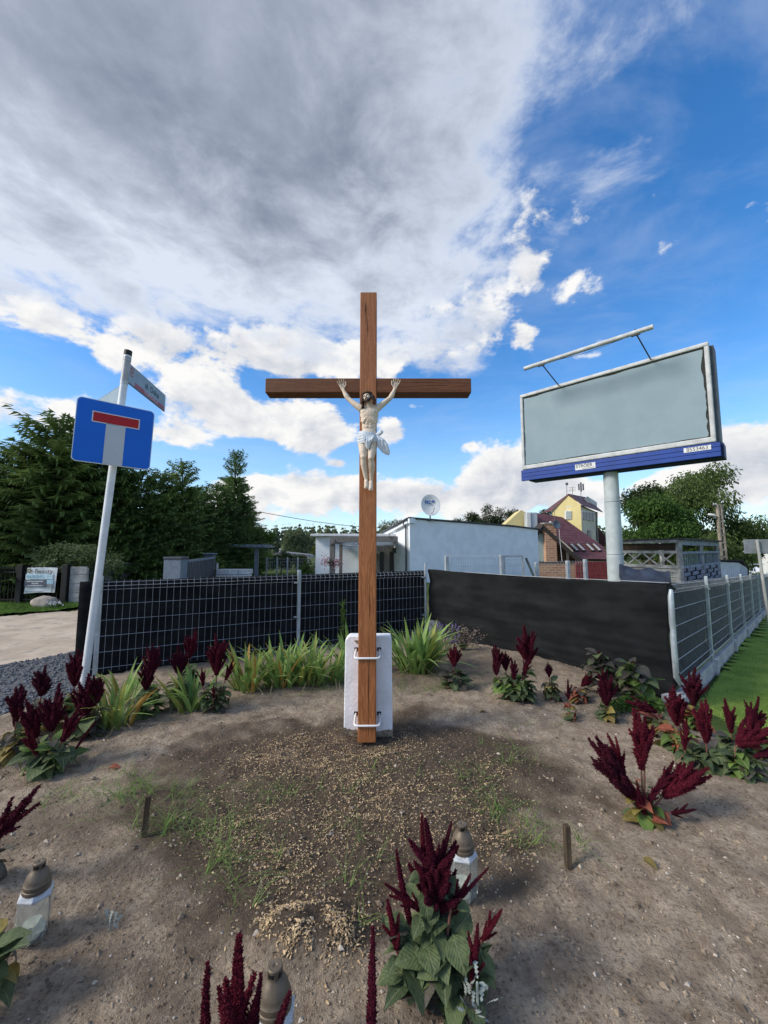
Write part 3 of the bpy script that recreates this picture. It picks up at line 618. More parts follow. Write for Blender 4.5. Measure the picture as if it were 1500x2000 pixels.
# ------------------------------------------------------------------ dead-end sign with street name plates
def sign():
    bx, by = -3.05, 4.17; top = Vector((-2.80, 4.19, 3.74)); base = Vector((bx, by, -.1)); ax = (top - base).normalized()
    t = thing('road_sign', 'leaning white pole with blue dead-end sign and street name plates', 'road sign', (bx, by, 0))
    L = lambda p: Vector(p) - Vector((bx, by, 0))
    zp = pm('galvanised_pole', (.74, .77, .80), .42, .06, 6, metal=.1, spec=.5, dirt=((.50, .52, .54), 4, .62)); gs = pm('galvanised', (.46, .48, .50), .45, .15, 14, metal=.55)
    MB().tube([L(base), L(top)], .036, 20).build('pole', zp, t, smooth='auto')
    MB().tube([L(top - ax * .035), L(top + ax * .02)], .039, 20).build('pole_cap', pm('black_plastic', (.02, .022, .024), .5), t, smooth='auto')
    for d in (.06, .085, .33, .355, .61): c = top - ax * d; MB().tube([L(c - ax * .006), L(c + ax * .006)], .0392, 20).build('clamp_band', gs, t, smooth='auto')
    MB().tube([L(top - ax * .06), L(top - ax * .34)], .0376, 20).build('sleeve', pm('sleeve_grey', (.40, .40, .40), .5, .1, 10, metal=.3), t, smooth='auto')
    # blue panel: local frame with X along panel, Y up, Z towards the viewer
    c = Vector((-2.795, 4.06, 2.785)); yaw = R(39); xa = Vector((math.cos(yaw), math.sin(yaw), 0)); za = Vector((math.sin(yaw), -math.cos(yaw), 0))
    ya = (UP + Vector((.066, 0, 0))).normalized(); za = (xa.cross(ya)).normalized(); xa = ya.cross(za).normalized()
    tilt = R(1.5); xa, ya = xa * math.cos(tilt) + ya * math.sin(tilt), ya * math.cos(tilt) - xa * math.sin(tilt)
    pl = bpy.data.objects.new('dead_end_panel', None)
    M = Matrix((( xa.x, ya.x, za.x, L(c).x), (xa.y, ya.y, za.y, L(c).y), (xa.z, ya.z, za.z, L(c).z), (0, 0, 0, 1)))
    def rr(w, h, r_, z0, z1, n=6):
        pts = []
        for cx, cy, a0 in ((w / 2 - r_, h / 2 - r_, 0), (-w / 2 + r_, h / 2 - r_, 90), (-w / 2 + r_, -h / 2 + r_, 180), (w / 2 - r_, -h / 2 + r_, 270)):
            for k in range(n + 1): a = R(a0 + 90 * k / n); pts.append((cx + r_ * math.cos(a), cy + r_ * math.sin(a), z0))
        return MB().prism(pts, (0, 0, z1 - z0))
    W, Hh = .680, .650
    edge = rr(W, Hh, .045, -.022, 0).build('sign_panel', pm('sign_edge', (.62, .66, .70), .35, .03, metal=.4), t); edge.matrix_local = M
    bl = rr(W - .014, Hh - .014, .040, 0, .002).build('blue_field', pm('reflective_blue', (.001, .14, .68), .45, .02, 3, spec=.4), edge)
    MB().box((.000, -.105, .0035), (.170, .425, .002)).build('white_stem', pm('reflective_white', (.56, .59, .63), .45, .02), edge)
    MB().box((.0, .150, .0035), (.415, .112, .002)).build('red_bar_border', pm('sign_white', (.72, .74, .76), .45, .02), edge)
    MB().box((.0, .150, .0055), (.395, .092, .002)).build('red_bar', pm('reflective_red', (.46, .012, .020), .45, .02), edge)
    # street plates
    def plate(d, z0, z1, ln, name):
        d = Vector(d).normalized(); p = top - ax * (3.74 - (z0 + z1) / 2) ; p = L(p) + d * .036; n_ = Vector((d.y, -d.x, 0)); h_ = z1 - z0
        MM = Matrix(((d.x, 0, n_.x, p.x), (d.y, 0, n_.y, p.y), (0, 1, n_.z, p.z), (0, 0, 0, 1)))
        o = MB().box((ln / 2, 0, 0), (ln, h_, .016)).build(name, pm('plate_rim', (.17, .19, .23), .5, .05), t, bevel=.002); o.matrix_local = MM
        for sgn in (1, -1): MB().box((ln / 2, 0, sgn * .0085), (ln - .020, h_ - .020, .002)).build('plate_face', pm('plate_grey', (.30, .40, .48), .5, .04), o)
        return o, ln, h_
    o, ln, h_ = plate((-.115, 1, 0), 3.42, 3.645, .95, 'street_name_plate')
    MB().box((ln * .56, -h_ * .335, .0105), (ln * .80, h_ * .20, .002)).build('red_band', pm('band_red', (.42, .10, .15), .5, .04), o)
    navy = pm('navy_letter', (.02, .045, .10), .5); wl = pm('pale_letter', (.66, .66, .72), .5)
    text('ul.', .105, navy, o, Matrix.Translation((ln * .455, .018, .0100)), sx=.92); text('Dolna', .105, navy, o, Matrix.Translation((ln * .67, .018, .0100)), sx=.92)
    text('KOBYLNICA', .052, wl, o, Matrix.Translation((ln * .58, -h_ * .335, .0118)), sx=1.25)
    sh = [(-.035, .05), (.035, .05), (.035, -.01), (.026, -.042), (0, -.06), (-.026, -.042), (-.035, -.01)]
    MB().prism([(ln * .085 + a, .035 + b, .0096) for a, b in sh], (0, 0, .002)).build('shield', pm('shield_red', (.42, .13, .18), .5), o)
    MB().prism([(ln * .085 + a * .72, .033 + b * .75, .0117) for a, b in sh], (0, 0, .0015)).build('shield_field', pm('shield_pale', (.50, .46, .48), .5, .25, 30), o)
    MB().prism([(ln * .085 + a, .030 + b, .0133) for a, b in ((-.008, -.02), (.008, -.02), (.008, .012), (.0, .024), (-.008, .012))], (0, 0, .001)).build('shield_tower', pm('shield_dark', (.30, .20, .16), .6), o)
    plate((-.80, .62, 0), 3.16, 3.38, .80, 'street_name_plate')
sign()

# ------------------------------------------------------------------ fences and shade netting
galv = pm('galvanised_wire', (.42, .45, .48), .5, .1, 9, metal=.35); gpost = pm('galvanised_post', (.47, .52, .55), .45, .12, 7, metal=.3, dirt=((.36, .40, .42), 5, .6))
def net_mat(name, c, c2, sh):
    m = pm(name, c, .95, scale=2.5, col2=c2, bump=.35, bscale=260, spec=.12, sheen=sh, stretch=(1, 1, 2.2)); return m
net_m = net_mat('shade_net', (.016, .017, .019), (.007, .008, .010), .03); net_g = net_mat('shade_net_faded', (.019, .0205, .0215), (.011, .012, .013), .03)
net_r = net_mat('shade_net_grey', (.026, .029, .033), (.016, .018, .021), .02)
def panel(parent, p0, p1, rows, z0a, z1a, dz=0.0, pitch=.083, bulges=(1,), nrm=None, wr=.0019, hr=.0020):
    """welded mesh panel between ground points p0 and p1; rows are heights of the cross wires (top first), bulges the rows folded outward"""
    p0, p1 = Vector(p0), Vector(p1); d = p1 - p0; Ln = d.length; n = max(2, round(Ln / pitch)); mb = MB(); nrm = Vector(nrm).normalized()
    prof = []
    for i, z_ in enumerate(rows): prof.append((z_, .045 if i in bulges else 0.0))
    for k in range(n + 1):
        t = k / n; B = p0 + d * t + UP * (dz * t)
        pts = [B + UP * (rows[0] + .028)] + [B + UP * z_ + nrm * o for z_, o in prof] + [B + UP * z1a]
        mb.tube(pts, wr, 4, False)
    for z_, o in prof:
        for e in (-.0035, .0035): mb.tube([p0 + UP * z_ + nrm * (o + e), p1 + UP * (z_ + dz) + nrm * (o + e)], hr, 4, False)
    return mb.build('wire_panel', galv, parent)
def netting(name, label, p0, p1, zt0, zt1, zb0, zb1, mat, sag=.02, wav=.02, nrm=(0, -1, 0), seed=1, nx=60, nz=16, endcurl=0.0):
    p0, p1, nrm = Vector(p0), Vector(p1), Vector(nrm).normalized(); vs = []; fs = []
    for j in range(nz + 1):
        for i in range(nx + 1):
            s, q = i / nx, j / nz; zb = zb0 + (zb1 - zb0) * s; zt = zt0 + (zt1 - zt0) * s - sag * math.sin(math.pi * s) + .010 * mnoise.noise(Vector((s * 9, seed, 0)))
            w = wav * (mnoise.noise(Vector((s * 3.0, q * 5.5, seed))) + .5 * mnoise.noise(Vector((s * 5, q * 17, seed + 4))) * (1.2 - q))
            w += wav * .7 * math.exp(-((q - .06) / .05) ** 2) * mnoise.noise(Vector((s * 6, 3, seed)))
            e = endcurl * math.exp(-((1 - s) / .10) ** 2) * (.5 - .5 * math.cos(q * 6.28))
            P = p0 + (p1 - p0) * (s - e * .6) + nrm * (w + e * .25); vs.append((P.x, P.y, zb + (zt - zb) * q))
    for j in range(nz):
        for i in range(nx): a = j * (nx + 1) + i; fs.append((a, a + 1, a + nx + 2, a + nx + 1))
    me = bpy.data.meshes.new(name); me.from_pydata(vs, [], fs); me.materials.append(mat); me.shade_smooth(); o = link(name, me)
    md = o.modifiers.new('s', 'SOLIDIFY'); md.thickness = .003
    return tag(o, label, 'netting')
FL0, FL1 = Vector((-3.72, 5.20, 0)), Vector((.80, 7.80, 0)); FD = (FL1 - FL0).normalized(); FN = Vector((FD.y, -FD.x, 0))     # normal towards the camera
FM = Vector((-1.375, 6.55, 0)); FM = FL0 + FD * (FM - FL0).dot(FD)
ROWS = (1.17, 1.125, 1.075, .885, .685, .485, .285, .085)
lf = thing('mesh_fence', 'galvanised welded mesh fence with black netting behind it, left of the cross', 'fence', (0, 0, 0))
panel(lf, FL0 - FD * .02, FM - FD * .03, ROWS, 0, .03, nrm=FN); panel(lf, FM + FD * .03, FL1 - FD * .03, ROWS, 0, .03, nrm=FN)
def post(parent, p, z0, z1, w=.05, mat=gpost, clamps=()):
    MB().box((p[0], p[1], (z0 + z1) / 2), (w, w * .8, z1 - z0), math.atan2(FD.y, FD.x)).build('post', mat, parent, bevel=.004)
    for z_ in clamps: MB().box((p[0] - .02, p[1] - .03, z_), (.11, .02, .022), math.atan2(FD.y, FD.x)).build('clamp', gpost, parent, bevel=.002)
post(lf, FL0 + FN * -.03 + FD * .06, -.1, 1.25, .055); post(lf, FM, -.1, 1.26, .05, clamps=(1.06, .52)); MB().tube([(FL1.x, FL1.y, -.05), (FL1.x, FL1.y, 1.33)], .021, 12).build('post', gpost, lf, smooth='auto')
for z_ in (1.06, .35): MB().box((FL1.x - .03, FL1.y - .02, z_), (.09, .03, .03), .5).build('clamp', gpost, lf, bevel=.002)
netting('shade_netting', 'black netting stretched behind the mesh fence on the left', FL0 - FD * .16 - FN * .035, FL1 - FN * .045, 1.185, 1.185, -.03, -.03, net_m, .0, .012, FN, 1)
# the netting between the corner and the side fence
C0, C1 = Vector((.87, 7.86, 0)), Vector((3.385, 4.80, 0)); CD = (C1 - C0).normalized(); CN = Vector((-abs(CD.y), -abs(CD.x), 0)).normalized()
netting('shade_netting', 'wide dark netting screen stretched from the corner post to the side fence', C0, C1, 1.21, 1.19, -.02, -.16, net_g, .02, .06, CN, 5, 120, 40, .015)
MB().tube([C0 + UP * 1.20, (C0 + C1) / 2 + UP * 1.18, C1 + UP * 1.20], .004, 5).build('tie_wire', galv, lf)
# side fence to the right: posts on precast boards, falling with the ground
SD = Vector((.722, .691, 0)).normalized(); SN = Vector((SD.y, -SD.x, 0)); S0 = Vector((3.36, 4.75, 0))
sf = thing('mesh_fence', 'long galvanised mesh fence on concrete boards along the lawn', 'fence', (0, 0, 0))
conc = pm('precast_concrete', (.50, .50, .51), .9, .14, 5, .6, 60, dirt=((.34, .32, .29), 3.0, .58))
def st(k): return 1.205 - .09 * k
NPOST = 11
for k in range(NPOST):
    p = S0 + SD * 2.5 * k; b = -.05 - .09 * k; tp = st(k) + .05
    if k == 0:
        q = p - SD * .02 + SN * .01
        MB().tube([q + UP * (tp - .13), q - SD * .035 + UP * (tp - .20), q - SD * .045 + UP * .75, q - SD * .025 + UP * .67, q - SD * .045 + UP * .60, q - SD * .02 + UP * .14, q + SD * .05 + SN * .02 + UP * .055, q + SD * .11 + SN * .03 + UP * .05], [.020, .030, .032, .029, .032, .030, .020, .010], 12).build('bent_post', gpost, sf, smooth='auto')
    else:
        MB().box((p.x, p.y, (b - .25 + tp) / 2), (.062, .042, tp - b + .25), math.atan2(SD.y, SD.x)).build('post', gpost, sf, bevel=.005)
        for z_ in (tp - .20, b + .14): MB().box((p.x + SN.x * .028, p.y + SN.y * .028, z_), (.12, .014, .024), math.atan2(SD.y, SD.x)).build('clamp', gpost, sf, bevel=.002)
    if k < NPOST - 1:
        q0, q1 = p + SD * (.09 if k == 0 else .03), p + SD * 2.47
        panel(sf, q0 + UP * (.03 - .09 * k), q1 + UP * (.03 - .09 * k), (1.15, 1.10, 1.05, .86, .66, .46, .27, .10, .05, .0), 0, -.03, -.09, .05, (1, 8), SN, .0012, .0022)
        a, c = p + SD * .04, p + SD * 2.46; mb = MB(); zt = b; h_ = .30
        mb.prism([a + SN * .035 + UP * zt, a - SN * .035 + UP * zt, a - SN * .035 + UP * (zt - h_), a + SN * .035 + UP * (zt - h_)], c - a - UP * .09); mb.build('concrete_board', conc, sf, bevel=.006)
        MB().box((p.x + SN.x * .02, p.y + SN.y * .02, b - .155), (.13, .12, .28), math.atan2(SD.y, SD.x)).build('board_bracket', conc, sf, bevel=.006)
MB().box((S0.x - .10, S0.y - .02, -.18), (.16, .10, .26), .4).build('end_block', conc, sf, bevel=.012)
for k in range(NPOST - 1):
    a, c = S0 + SD * (2.5 * k + .05) - SN * .05, S0 + SD * (2.5 * k + 2.5) - SN * .05
    netting('shade_netting', ['grey netting bay of the side fence nearest the flower bed', 'grey netting bay behind the second span of the side fence', 'grey netting bay behind the third span of the side fence'][k] if k < 3 else 'grey netting bay behind the %s span of the side fence' % ['fourth', 'fifth', 'sixth', 'seventh', 'eighth', 'ninth', 'last'][k - 3], a, c, st(k), st(k + 1), -.04 - .09 * k, -.13 - .09 * k, net_r, .03, .02, SN, 20 + k, 24, 8)

# ------------------------------------------------------------------ billboard
def billboard():
    A, B = Vector((4.59, 13.01, 0)), Vector((8.085, 9.51, 0)); D = (B - A).normalized(); yaw = math.atan2(D.y, D.x); c = (A + B) / 2
    t = thing('billboard', 'large empty grey billboard on a thick pole above the fence', 'billboard', (c.x, c.y, gh(c.x, c.y)), yaw)
    g0 = -gh(c.x, c.y); W = (B - A).length
    fr = pm('billboard_frame', (.56, .57, .57), .5, .1, 5, .15, 30, dirt=((.40, .40, .39), 4, .60)); Z0, Z1 = 4.19 + g0, 6.735 + g0
    for z_ in (Z0 + .07, Z1 - .055): MB().box((0, 0, z_), (W, .15, .14 if z_ < 5 + g0 else .11)).build('frame_rail', fr, t, bevel=.03)
    for x_ in (-W / 2 + .05, W / 2 - .05): MB().box((x_, 0, (Z0 + Z1) / 2), (.10, .149, Z1 - Z0 - .2)).build('frame_stile', fr, t, bevel=.03)
    pn = pm('poster_board', (.255, .335, .375), .6, .05, 1.2, col2=(.225, .305, .345), dirt=((.25, .29, .30), 6.0, .655), spec=.3)
    MB().box((0, .0, (Z0 + Z1) / 2), (W - .23, .05, Z1 - Z0 - .30)).build('poster_face', pn, t)
    dkm = pm('torn_edge', (.05, .055, .05), .9, .5, 40); r = random.Random(2)
    def ragged(p0, p1, inw):
        mb = MB(); n = 40; p0, p1, inw = Vector(p0), Vector(p1), Vector(inw)
        for i in range(n):
            a, b = p0 + (p1 - p0) * (i / n), p0 + (p1 - p0) * ((i + 1) / n); w1, w2 = [.028 + .07 * abs(mnoise.noise(Vector((j_ * .16, p0.x, p0.z)))) for j_ in (i, i + 1)]; mb.poly((a, b, b + inw * w2, a + inw * w1))
        mb.build('torn_paper_edge', dkm, t)
    yf = -.029; xl, xr, zl, zh = -W / 2 + .10, W / 2 - .10, Z0 + .14, Z1 - .11
    ragged((xl, yf, zh), (xr, yf, zh), (0, 0, -1)); ragged((xr, yf, zh), (xr, yf, zl), (-1, 0, 0)); ragged((xl, yf - .001, zl), (xr, yf - .001, zl), (0, 0, .6)); ragged((xl, yf - .001, zl), (xl, yf - .001, zh), (.5, 0, 0))
    bm_ = pm('blue_cladding', (.010, .052, .29), .45, .08, 3, spec=.45)
    for k in range(3):
        MB().box((.02, -.02 + .0, Z0 - .070 - k * .118), (W + .10, .10, .110)).build('blue_board', bm_, t, bevel=.006)
    MB().box((.15, .30, Z0 - .20), (W - .05, .50, .36)).build('underside_box', pm('dark_blue_steel', (.012, .025, .10), .6, .1), t, bevel=.01)
    MB().box((.05, .33, (Z0 + Z1) / 2 - .02), (W + .05, .46, Z1 - Z0 - .08)).build('back_case', pm('case_steel', (.10, .12, .14), .6, .1), t, bevel=.01)
    lb = pm('label_white', (.72, .73, .72), .5, .03); bk = pm('print_black', (.02, .02, .022), .5)
    yb = -.0745
    l1 = MB().box((-.52 + .0, yb, Z0 - .165), (.56, .008, .17)).build('maker_label', lb, t); text('STRÖER', .135, bk, l1, stand(-.55, yb - .0045, Z0 - .145, 0), sx=.95, font_bold=True)
    MB().box((-.43, yb - .005, Z0 - .222), (.34, .002, .010)).build('small_print', bk, l1)
    l2 = MB().box((2.10, yb, Z0 - .115), (.54, .008, .115)).build('number_label', lb, t); text('8553463', .135, bk, l2, stand(2.10, yb - .0045, Z0 - .115, 0), sx=.92)
    po = pm('pole_paint', (.47, .52, .53), .5, .07, 3, dirt=((.37, .41, .42), 2.5, .6)); px_, py_ = .03, .34
    zs = [-.3, 1.45 + g0, 2.95 + g0, Z0 - .02]; rs = [.215, .207, .198, .198]
    for a in range(3): MB().tube([(px_, py_, zs[a] + .006), (px_, py_, zs[a + 1] - .006)], [rs[a], rs[a] - .004], 32).build('pole_section', po, t, smooth='auto')
    for a in (1, 2): MB().tube([(px_, py_, zs[a] - .02), (px_, py_, zs[a] + .02)], rs[a] - .012, 32).build('pole_joint', pm('joint_dark', (.12, .13, .13), .8), t, smooth='auto')
    # lamp tube on two arms
    inv = Matrix.Rotation(-yaw, 3, 'Z'); P = lambda v: inv @ (Vector(v) - c) + Vector((0, 0, g0))
    a, b = P((4.31, 11.80, 7.11)), P((6.70, 9.47, 7.11)); MB().tube([a, b], .062, 16).build('lamp_tube', fr, t, smooth='auto')
    dk_ = pm('arm_dark', (.07, .07, .075), .6)
    for q in (.155, .885):
        e = a + (b - a) * q; f = Vector((e.x + .12, -.05, Z1 - .06)); MB().tube([e + Vector((0, 0, .09)), e, f], .017, 8).build('lamp_arm', dk_, t, smooth='auto'); MB().box(tuple(e + Vector((0, .0, -.068))), (.20, .06, .03)).build('lamp_bracket', dk_, t, bevel=.004)
    MB().tube([a + (b - a) * .3 + Vector((0, 0, -.06)), a + (b - a) * .55 + Vector((0, 0, -.12)), a + (b - a) * .8 + Vector((0, 0, -.06))], .006, 5).build('lamp_cable', dk_, t)
billboard()

# ------------------------------------------------------------------ buildings
def white_house():
    A, B = Vector((1.29, 20.0)), Vector((9.62, 25.0)); C = Vector((-.35, 24.1)); D = C + (B - A)
    t = thing('white_house', 'low white rendered house with sloping dark roof edge behind the fence', 'house', (0, 0, 0))
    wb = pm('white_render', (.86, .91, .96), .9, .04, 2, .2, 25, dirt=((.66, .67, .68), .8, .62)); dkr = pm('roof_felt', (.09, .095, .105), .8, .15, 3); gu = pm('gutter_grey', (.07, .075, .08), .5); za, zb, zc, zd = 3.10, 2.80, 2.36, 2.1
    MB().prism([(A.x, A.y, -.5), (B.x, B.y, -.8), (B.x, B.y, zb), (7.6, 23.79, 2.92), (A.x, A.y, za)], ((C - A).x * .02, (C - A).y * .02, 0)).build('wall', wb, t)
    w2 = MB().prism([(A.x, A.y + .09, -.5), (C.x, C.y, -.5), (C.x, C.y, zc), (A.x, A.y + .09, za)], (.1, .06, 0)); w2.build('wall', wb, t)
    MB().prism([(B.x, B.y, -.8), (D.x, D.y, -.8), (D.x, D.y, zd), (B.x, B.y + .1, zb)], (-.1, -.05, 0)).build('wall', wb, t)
    e = (A - B).normalized() * .12; f = (A - C).normalized() * .10
    def up(p, z_, dx=0., dy=0.): return Vector((p.x + dx, p.y + dy, z_))
    rf = MB().prism([up(A + e + f, za + .03), up(Vector((7.6, 23.79)) + f, 2.95), up(B - e * 2 + f, zb + .0), up(D, zd + .03), up(C + e, zc + .03)], (0, 0, .07)); rf.build('roof', dkr, t)
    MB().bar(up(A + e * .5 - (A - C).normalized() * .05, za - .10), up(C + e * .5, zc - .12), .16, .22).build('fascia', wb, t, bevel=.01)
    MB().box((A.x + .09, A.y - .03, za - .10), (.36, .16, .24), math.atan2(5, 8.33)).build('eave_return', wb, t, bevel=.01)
    MB().tube([up(A + e * 1.5, za + .0), up(C + e * 1.5, zc + .01)], .06, 8).build('gutter', gu, t, smooth='auto')
    q = A + (C - A) * .10 + e * 1.2
    MB().tube([up(q, za - .12), up(q, za - .22), up(q - e * .6 + f * 1.2, za - .42), up(q - e * .6 + f * 1.2, 0)], .045, 8).build('downpipe', gu, t, smooth='auto')
    q = A + (C - A) * .42; MB().box((q.x - .06, q.y - .05, 1.52), (.10, .16, .30), math.atan2((C - A).y, (C - A).x)).build('wall_lamp', gu, t, bevel=.01)
    # lower rear wing
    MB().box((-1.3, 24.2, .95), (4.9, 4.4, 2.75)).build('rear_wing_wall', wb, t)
    MB().box((-1.35, 24.05, 2.36), (5.25, 4.9, .13)).build('rear_wing_roof', pm('white_fascia', (.70, .71, .72), .8, .05), t, bevel=.02)
    # brick-veneered terrace wall with door openings under the pergola
    MB().box((.02, 21.95, .75), (1.3, .08, 2.1)).build('terrace_wall', pm('grey_brick', (.30, .28, .26), .9, .3, 12, .8, 20, stretch=(1, 1, 3)), t)
    for x_ in (-.12, .42): MB().box((x_, 21.89, .7), (.22, .06, 1.5)).build('door', pm('dark_door', (.03, .03, .032), .4), t, bevel=.01)
    MB().box((-.42, 21.88, 1.25), (.16, .08, .2)).build('wall_lamp', gu, t, bevel=.01)
    # satellite dish: its own thing
    d = thing('satellite_dish', 'white satellite dish with blue lettering on the white house roof', 'satellite dish', (2.39, 20.55, 3.10)); dw = pm('dish_white', (.66, .68, .69), .45, .04)
    prof = [(.0, 0), (.12, .006), (.25, .026), (.38, .060), (.50, .105), (.515, .108), (.515, .120), (.49, .118), (.38, .075), (.25, .040), (.12, .020), (0, .014)]
    Md = Matrix.Translation((0, 0, .74)) @ Matrix.Rotation(R(6), 4, 'Z') @ Matrix.Rotation(R(78), 4, 'X') @ Matrix.Diagonal((.98, 1.12, 1, 1))
    o = MB().lathe(prof, n=40).build('dish', dw, d, smooth='auto'); o.matrix_local = Md
    text('nc+', .34, pm('letter_blue', (.015, .10, .36), .5), o, Matrix.Translation((-.02, .17, .075)), depth=.004, sx=1.08, font_bold=True)
    MB().tube([(0, .1, .6), (0, .08, .1), (0, .0, -.05)], .035, 10).build('mast', gu, d); MB().tube([(0, 0, .30), (.10, -.55, .38), (.12, -.60, .50)], .014, 6).build('feed_arm', pm('feed_arm', (.35, .3, .22), .5), d); MB().box((.125, -.60, .54), (.06, .1, .09)).build('receiver_head', pm('receiver', (.62, .55, .42), .5), d, bevel=.01); MB().box((0, 0, -.02), (.4, .12, .04)).build('foot', gu, d)
white_house()
def pergola():
    t = thing('wooden_pergola', 'grey timber pergola with canvas on the terrace of the white house', 'pergola', (0, 0, 0)); gw = pm('grey_timber', (.20, .185, .175), .85, .2, 8, .4, 30, stretch=(1, 1, 6))
    MB().box((-2.44, 19, .95), (.24, .24, 2.2)).build('post', gw, t, bevel=.01); MB().box((-2.3, 21.4, .95), (.16, .16, 2.2)).build('post', gw, t, bevel=.01)
    MB().bar((-2.56, 19, 2.03), (.66, 19.05, 2.07), .12, .26).build('beam', gw, t, bevel=.01); MB().bar((-2.44, 19.1, 1.98), (-2.35, 21.8, 1.98), .12, .22).build('beam', gw, t, bevel=.01); MB().bar((.60, 19.1, 2.0), (.55, 21.8, 2.0), .10, .18).build('beam', gw, t, bevel=.01)
    for k in range(5): MB().bar((-1.9 + .55 * k, 19.1, 2.05), (-1.9 + .55 * k, 21.8, 2.05), .07, .14).build('rafter', gw, t)
    vs = []; fs = []
    for i in range(13):
        for j in range(5): s = i / 12; vs.append((-2.3 + 2.85 * s, 19.2 + 2.5 * j / 4, 1.86 - .15 * math.sin(math.pi * s) - .02 * math.sin(j * 1.5)))
    for i in range(12):
        for j in range(4): a = i * 5 + j; fs.append((a, a + 1, a + 6, a + 5))
    me = bpy.data.meshes.new('canvas'); me.from_pydata(vs, [], fs); me.materials.append(pm('canvas', (.58, .56, .53), .9, .08)); me.shade_smooth(); link('canvas', me, t)
    for x_, z_ in ((-2.47, 1.80), (-1.2, 1.85), (.25, 1.72), (-2.38, 1.84)): MB().ball((x_, 18.85, z_), (.035, .035, .05), 8, 6).build('light_bulb', pm('bulb_dark', (.05, .05, .05), .3), t, smooth=True)
    MB().tube([(.27, 18.95, 2.1), (.27, 18.95, 2.32), (.20, 18.95, 2.34)], .02, 6).build('hook', pm('gutter_grey', (.07, .075, .08)), t)
    h = thing('hanging_basket', 'hanging basket of pink flowers on the pergola post', 'flower basket', (-2.44, 18.86, 1.0)); r = random.Random(4)
    MB().lathe([(.04, -.16), (.12, -.12), (.16, -.02), (.15, 0)], (0, -.12, .02), 12).build('basket', pm('basket_dark', (.05, .045, .04), .8), h); MB().tube([(0, -.1, .0), (0, .0, .85)], .006, 5).build('hanger', pm('gutter_grey', (.07, .075, .08)), h)
    fl = MB(); lv = MB()
    for i in range(260):
        s = -1 if i % 2 else 1; p = Vector((s * .27 + r.gauss(0, .12), -.12 + r.gauss(0, .10), r.gauss(0.03 if s < 0 else -.05, .13))); (fl if r.random() < .72 else lv).ball(p, r.uniform(.014, .03), 5, 3)
    for k in range(10): lv.tube([(0, -.1, .02), (.27 * (1 if k % 2 else -1) + r.gauss(0, .05), -.12, r.gauss(0, .08))], .006, 4)
    tag(fl.build('flowers', pm('petunia_pink', (.45, .13, .24), .7, .3, 20, col2=(.60, .35, .42)), h), None, kind='stuff'); lv.build('foliage', pm('basket_leaf', (.07, .11, .04), .7, .2), h)
pergola()

